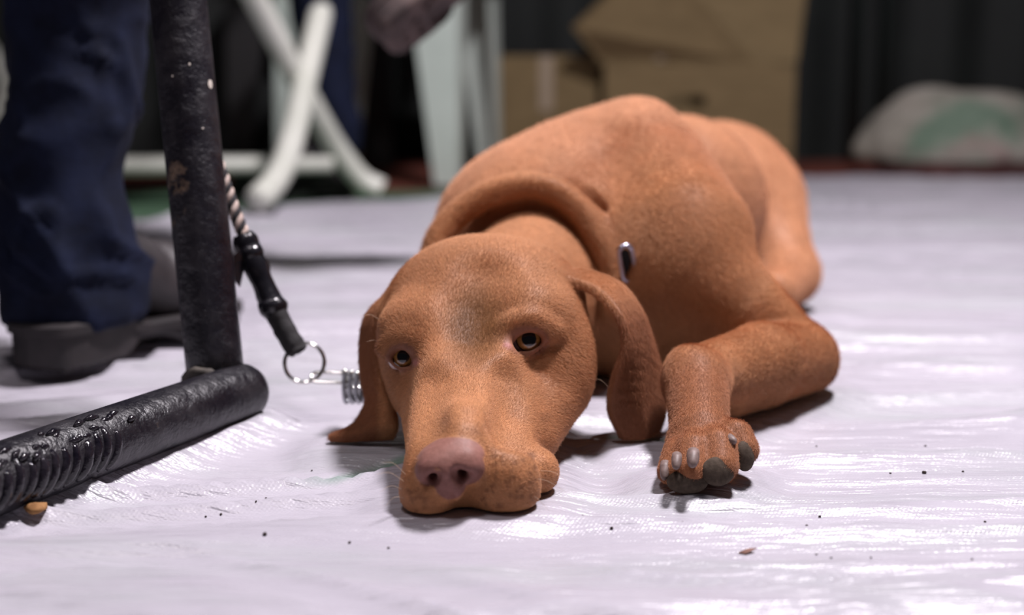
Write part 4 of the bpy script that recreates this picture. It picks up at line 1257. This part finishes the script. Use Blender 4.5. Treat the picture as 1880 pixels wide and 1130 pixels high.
def lprofile_leg(bot, top, wb, wt, dirx, diry, th=0.006):
    V = []
    for c, w in ((bot, wb), (top, wt)):
        c = np.array(c, float); x = np.array((*dirx, 0.0)); y = np.array((*diry, 0.0))
        for u, v in ((0, 0), (1, 0), (1, th / w), (th / w, th / w), (th / w, 0.8), (0, 0.8)):
            V.append(c + x * u * w + y * v * w)
    n = 6
    Fc = [(k, (k + 1) % n, n + (k + 1) % n, n + k) for k in range(n)] + [tuple(range(n))[::-1], tuple(range(n, 2 * n))]
    return V, Fc
def build_plastic_chair(origin, yaw, mt, label, name='plastic_chair'):
    ch = empty(name, tuple(origin))
    tag(ch, label, 'chair')
    ca, sa = math.cos(yaw), math.sin(yaw)
    def W(x, y, z): return np.array((origin[0] + x * ca - y * sa, origin[1] + x * sa + y * ca, origin[2] + z))
    def D2(x, y): return (x * ca - y * sa, x * sa + y * ca)
    w, dp, hs = 0.40, 0.40, 0.42
    # local x to the right, y away; the front right leg's outer corner is the origin
    for cx, cy, sx, sy in ((0, 0, -1, 1), (-w, 0, 1, 1), (0, dp, -1, -1), (-w, dp, 1, -1)):
        V, Fc = lprofile_leg(W(cx + sx * -0.004, cy, 0), W(cx, cy + 0.01 * sy, hs), 0.052, 0.105, D2(sx, 0), D2(0, sy))
        mesh_obj('leg', V, Fc, mt, ch, smooth=False)
    c = W(-w / 2, dp / 2, hs + 0.012)
    bevel_box('seat', (w + 0.04, dp + 0.04, 0.03), mt, ch, 0.012, c, yaw, 3)
    for k in range(5):
        p = W(-w + 0.04 + k * (w - 0.08) / 4, dp + 0.035, hs + 0.22)
        bevel_box('back_slat', (0.05, 0.012, 0.40), mt, ch, 0.004, p, yaw)
    pts = [W(-w - 0.01, dp + 0.02, hs), W(-w - 0.01, dp + 0.035, hs + 0.3), W(-w * 0.75, dp + 0.045, hs + 0.44), W(-w * 0.25, dp + 0.045, hs + 0.44), W(0.01, dp + 0.035, hs + 0.3), W(0.01, dp + 0.02, hs)]
    tube('back_frame', bezier(pts, 30), 0.02, mt, ch, n=12)
    for sx in (-w - 0.01, 0.01):
        tube('armrest', bezier([W(sx, 0.02, hs), W(sx, 0.0, hs + 0.12), W(sx, 0.06, hs + 0.2), W(sx, dp, hs + 0.22)], 24), 0.022, mt, ch, n=12, flat=0.6)
a = G(838, 340, -0.02)
build_plastic_chair((float(a[0]), float(a[1]), -0.022), -0.22, M['white_plastic'], 'pale white plastic garden chair with broad tapering legs')
a = G(716, 302, -0.02)
build_plastic_chair((float(a[0]), float(a[1]), -0.03), 0.0, M['dark_plastic'], 'dark grey plastic chair standing behind the white folding chair')

# ------------------------------------------------------------------ cardboard boxes, sack, cloth
def slab(V0, th, n):
    V0 = [np.array(v, float) for v in V0]; n = np.array(n, float); n /= np.linalg.norm(n)
    k = len(V0)
    V = V0 + [v + n * th for v in V0]
    Fc = [tuple(range(k)), tuple(range(2 * k - 1, k - 1, -1))] + [(i, k + i, k + (i + 1) % k, (i + 1) % k) for i in range(k)]
    return V, Fc
def boxdata(lo, hi):
    (x0, y0, z0), (x1, y1, z1) = lo, hi
    V = [(x0, y0, z0), (x1, y0, z0), (x1, y1, z0), (x0, y1, z0), (x0, y0, z1), (x1, y0, z1), (x1, y1, z1), (x0, y1, z1)]
    Fc = [(3, 2, 1, 0), (4, 5, 6, 7), (0, 1, 5, 4), (1, 2, 6, 5), (2, 3, 7, 6), (3, 0, 4, 7)]
    return [np.array(v) for v in V], Fc
def build_boxes():
    Z = 3.30; g = -0.03
    y0 = float(P(1110, 115, Z)[1]); x0 = (1110 - 940) / F * Z; x1 = (1462 - 940) / F * Z
    zt = float(P(1250, 117, Z)[2]); dep = 0.30; t = 0.006
    b = empty('cardboard_box', ((x0 + x1) / 2, y0 + dep / 2, g))
    tag(b, 'open brown cardboard box with raised flaps and a dark hand slot', 'cardboard box')
    s0 = P(1230, 196, Z); s1 = P(1297, 177, Z)
    parts = [boxdata((x0, y0, g), (s0[0], y0 + t, zt)), boxdata((s1[0], y0, g), (x1, y0 + t, zt)),
             boxdata((s0[0], y0, g), (s1[0], y0 + t, s0[2])), boxdata((s0[0], y0, s1[2]), (s1[0], y0 + t, zt))]
    mesh_obj('front_panel', *join_data(parts), M['card'], b, smooth=False)
    for nm, lo, hi in (('back_panel', (x0, y0 + dep - t, g), (x1, y0 + dep, zt)), ('side_panel', (x0, y0 + t, g), (x0 + t, y0 + dep - t, zt)),
                       ('side_panel', (x1 - t, y0 + t, g), (x1, y0 + dep - t, zt)), ('bottom_panel', (x0 + t, y0 + t, g), (x1 - t, y0 + dep - t, g + t))):
        mesh_obj(nm, *boxdata(lo, hi), M['card'], b, smooth=False)
    # flaps: the front one stands up and leans, the others behind it
    fl = slab([P(1102, 113, Z), P(1388, 117, Z), P(1205, -96, Z - 0.10), P(1050, 50, Z - 0.07)], 0.005, (0, 1, 0))
    o = mesh_obj('flap', *fl, M['card'], b, smooth=False)
    fl = slab([P(1204, 112, Z - 0.002), P(1220, 112, Z - 0.002), P(1192, -70, Z - 0.095), P(1180, -70, Z - 0.095)], 0.001, (0, -1, 0))
    mesh_obj('tape_strip', *fl, M['tape'], o, smooth=False)
    fl = slab([P(1388, 118, Z + 0.01), P(1464, 114, Z + 0.03), P(1480, -10, Z + 0.06), P(1482, -110, Z + 0.08), P(1190, -110, Z + 0.0)], 0.005, (0, 1, 0))
    mesh_obj('flap', *fl, M['card'], b, smooth=False)
    bz = y0 + dep
    fl = slab([(x0, bz, zt), (x1, bz, zt), (x1, bz + 0.05, zt + 0.15), (x0, bz + 0.05, zt + 0.15)], 0.005, (0, 1, 0))
    mesh_obj('flap', *fl, M['card'], b, smooth=False)
    # the closed one beside it
    Z = 3.36
    y0 = float(P(1000, 100, Z)[1]); xa = (892 - 940) / F * Z; xb = x0 - 0.012; zt = float(P(1000, 102, Z)[2])
    c = empty('cardboard_box', ((xa + xb) / 2, y0 + 0.13, g))
    tag(c, 'closed brown cardboard box with a pale tape strip', 'cardboard box')
    mesh_obj('box_body', *boxdata((xa, y0, g), (xb, y0 + 0.26, zt - 0.006)), M['card'], c, smooth=False)
    for a_, b_ in ((y0 - 0.001, y0 + 0.128), (y0 + 0.132, y0 + 0.261)):
        mesh_obj('top_flap', *boxdata((xa, a_, zt - 0.006), (xb, b_, zt)), M['card'], c, smooth=False)
    xm = (1003 - 940) / F * Z
    mesh_obj('tape_strip', *boxdata((xm - 0.016, y0 - 0.0015, zt - 0.13), (xm + 0.016, y0, zt)), M['tape'], c, smooth=False)
build_boxes()
def lump(name, c, r, mt, seed, amp, power=2.4, flat=0.0):
    bm = bmesh.new(); bmesh.ops.create_icosphere(bm, subdivisions=5, radius=1)
    for v in bm.verts:
        p = v.co.copy()
        k = (abs(p.x) ** power + abs(p.y) ** power + abs(p.z) ** power) ** (-1 / power)
        p *= k
        d = float(noise3(p.x * 2.2, p.y * 2.2, p.z * 2.2, seed)) * amp + float(noise3(p.x * 6, p.y * 6, p.z * 6, seed + 1)) * amp * 0.35
        p *= 1 + d
        z = p.z if p.z > -flat else -flat
        v.co = Vector((c[0] + p.x * r[0], c[1] + p.y * r[1], c[2] + z * r[2]))
    me = bpy.data.meshes.new(name); bm.to_mesh(me); bm.free(); me.materials.append(mt)
    me.polygons.foreach_set('use_smooth', [True] * len(me.polygons))
    return link(bpy.data.objects.new(name, me))
x = (1752 - 940) / F * 3.28
o = lump('red_cloth', (x + 0.06, 3.22, -0.012), (0.27, 0.13, 0.030), M['redcloth'], 3, 0.08, 3.0, 0.45)
tag(o, 'dark red cloth lying flattened under the grey sack', 'cloth')
o = lump('sack', (x + 0.01, 3.28, 0.030), (0.235, 0.17, 0.150), M['sack'], 12, 0.08, 2.0, 0.10)
tag(o, 'stained grey white sack slumped against the tent wall', 'sack')

# ------------------------------------------------------------------ small things on the tarp
def pebble(name, pos, r, mt, seed, squash=0.6):
    bm = bmesh.new(); bmesh.ops.create_icosphere(bm, subdivisions=2, radius=1)
    for v in bm.verts:
        k = 1 + 0.3 * float(noise3(v.co.x * 1.5, v.co.y * 1.5, v.co.z * 1.5, seed))
        v.co = Vector((pos[0] + v.co.x * r * k, pos[1] + v.co.y * r * k, pos[2] + v.co.z * r * k * squash))
    me = bpy.data.meshes.new(name); bm.to_mesh(me); bm.free(); me.materials.append(mt)
    me.polygons.foreach_set('use_smooth', [True] * len(me.polygons))
    return link(bpy.data.objects.new(name, me))
def ground_z(x, y):
    me = bpy.data.objects['tarpaulin']
    ok, loc, n_, i_ = me.ray_cast(Vector((x, y, 0.1)), Vector((0, 0, -1)))
    return loc.z if ok else 0.0
def build_small():
    p = G(66, 935, 0.003)
    o = pebble('kibble', (p[0], p[1], ground_z(p[0], p[1]) + 0.0036), 0.0062, M['kibble'], 3, 0.55)
    tag(o, 'brown dry kibble piece lying beside the pipe rail', 'kibble')
    p = G(1372, 984)
    gz = ground_z(p[0], p[1])
    V = [(p[0] - 0.0048, p[1] - 0.001, gz + 0.0006), (p[0] - 0.001, p[1] - 0.0035, gz + 0.0009), (p[0] + 0.0052, p[1] + 0.0005, gz + 0.0026), (p[0] + 0.001, p[1] + 0.0032, gz + 0.0014), (p[0], p[1], gz + 0.0016)]
    vb = [(a_, b_, c_ - 0.0004) for a_, b_, c_ in V]
    o = mesh_obj('leaf_flake', V + vb, [(0, 1, 4), (1, 2, 4), (2, 3, 4), (3, 0, 4), (6, 5, 9), (7, 6, 9), (8, 7, 9), (5, 8, 9), (0, 5, 6, 1), (1, 6, 7, 2), (2, 7, 8, 3), (3, 8, 5, 0)], M['leaf'])
    tag(o, 'small curled brown leaf flake on the white tarpaulin', 'leaf')
    spots = [(486, 976, 3), (641, 977, 2), (1442, 903, 3), (1698, 847, 3.5), (1410, 818, 2), (1123, 951, 2.5), (1104, 933, 1.8), (1253, 940, 1.8), (1506, 921, 2), (1482, 938, 2),
             (1636, 846, 1.8), (1769, 845, 1.8), (1810, 931, 2), (1413, 897, 1.8), (405, 924, 1.8), (377, 927, 1.6), (488, 909, 1.6), (545, 897, 1.6), (446, 860, 1.6), (572, 842, 1.5),
             (1500, 990, 1.6), (1600, 1000, 1.5), (1700, 795, 1.8), (1500, 797, 1.6), (1070, 937, 1.5), (1786, 1004, 1.6), (556, 888, 1.5), (470, 914, 1.4), (1527, 999, 1.5), (713, 981, 1.8)]
    for i, (x, y, r) in enumerate(spots):
        p = G(x, y); rr = r * 0.30 / 1000
        o = pebble('dirt_crumb', (p[0], p[1], ground_z(p[0], p[1]) + rr * 0.7), rr * 1.3, M['crumb'], i, 0.8)
        tag(o, 'tiny dark crumb of dirt on the white tarpaulin', 'crumb', 'dirt crumbs scattered on the tarpaulin')
    # dark grit gathered under the pipe
    a, d, side = FRAME
    rng = random.Random(5)
    parts = []
    for i in range(320):
        s = 0.24 + 0.36 * rng.random() ** 0.8
        c = a + d * s + side * (0.006 + 0.007 * abs(rng.gauss(0, 0.7)))
        r = rng.uniform(0.0006, 0.0026)
        z = ground_z(c[0], c[1])
        V = [np.array((c[0] + r * q[0], c[1] + r * q[1], z + r * 0.6 + r * 0.7 * q[2])) for q in ((1, 0, 0), (-1, 0.2, 0), (0.1, 1, 0), (0, -1, 0.2), (0.2, 0, 1), (0, 0.1, -1))]
        parts.append((V, [(0, 2, 4), (2, 1, 4), (1, 3, 4), (3, 0, 4), (2, 0, 5), (1, 2, 5), (3, 1, 5), (0, 3, 5)]))
    o = mesh_obj('grit', *join_data(parts), M['grit'])
    tag(o, 'dark brown grit gathered along the pipe rail', 'grit', kind='stuff')
build_small()
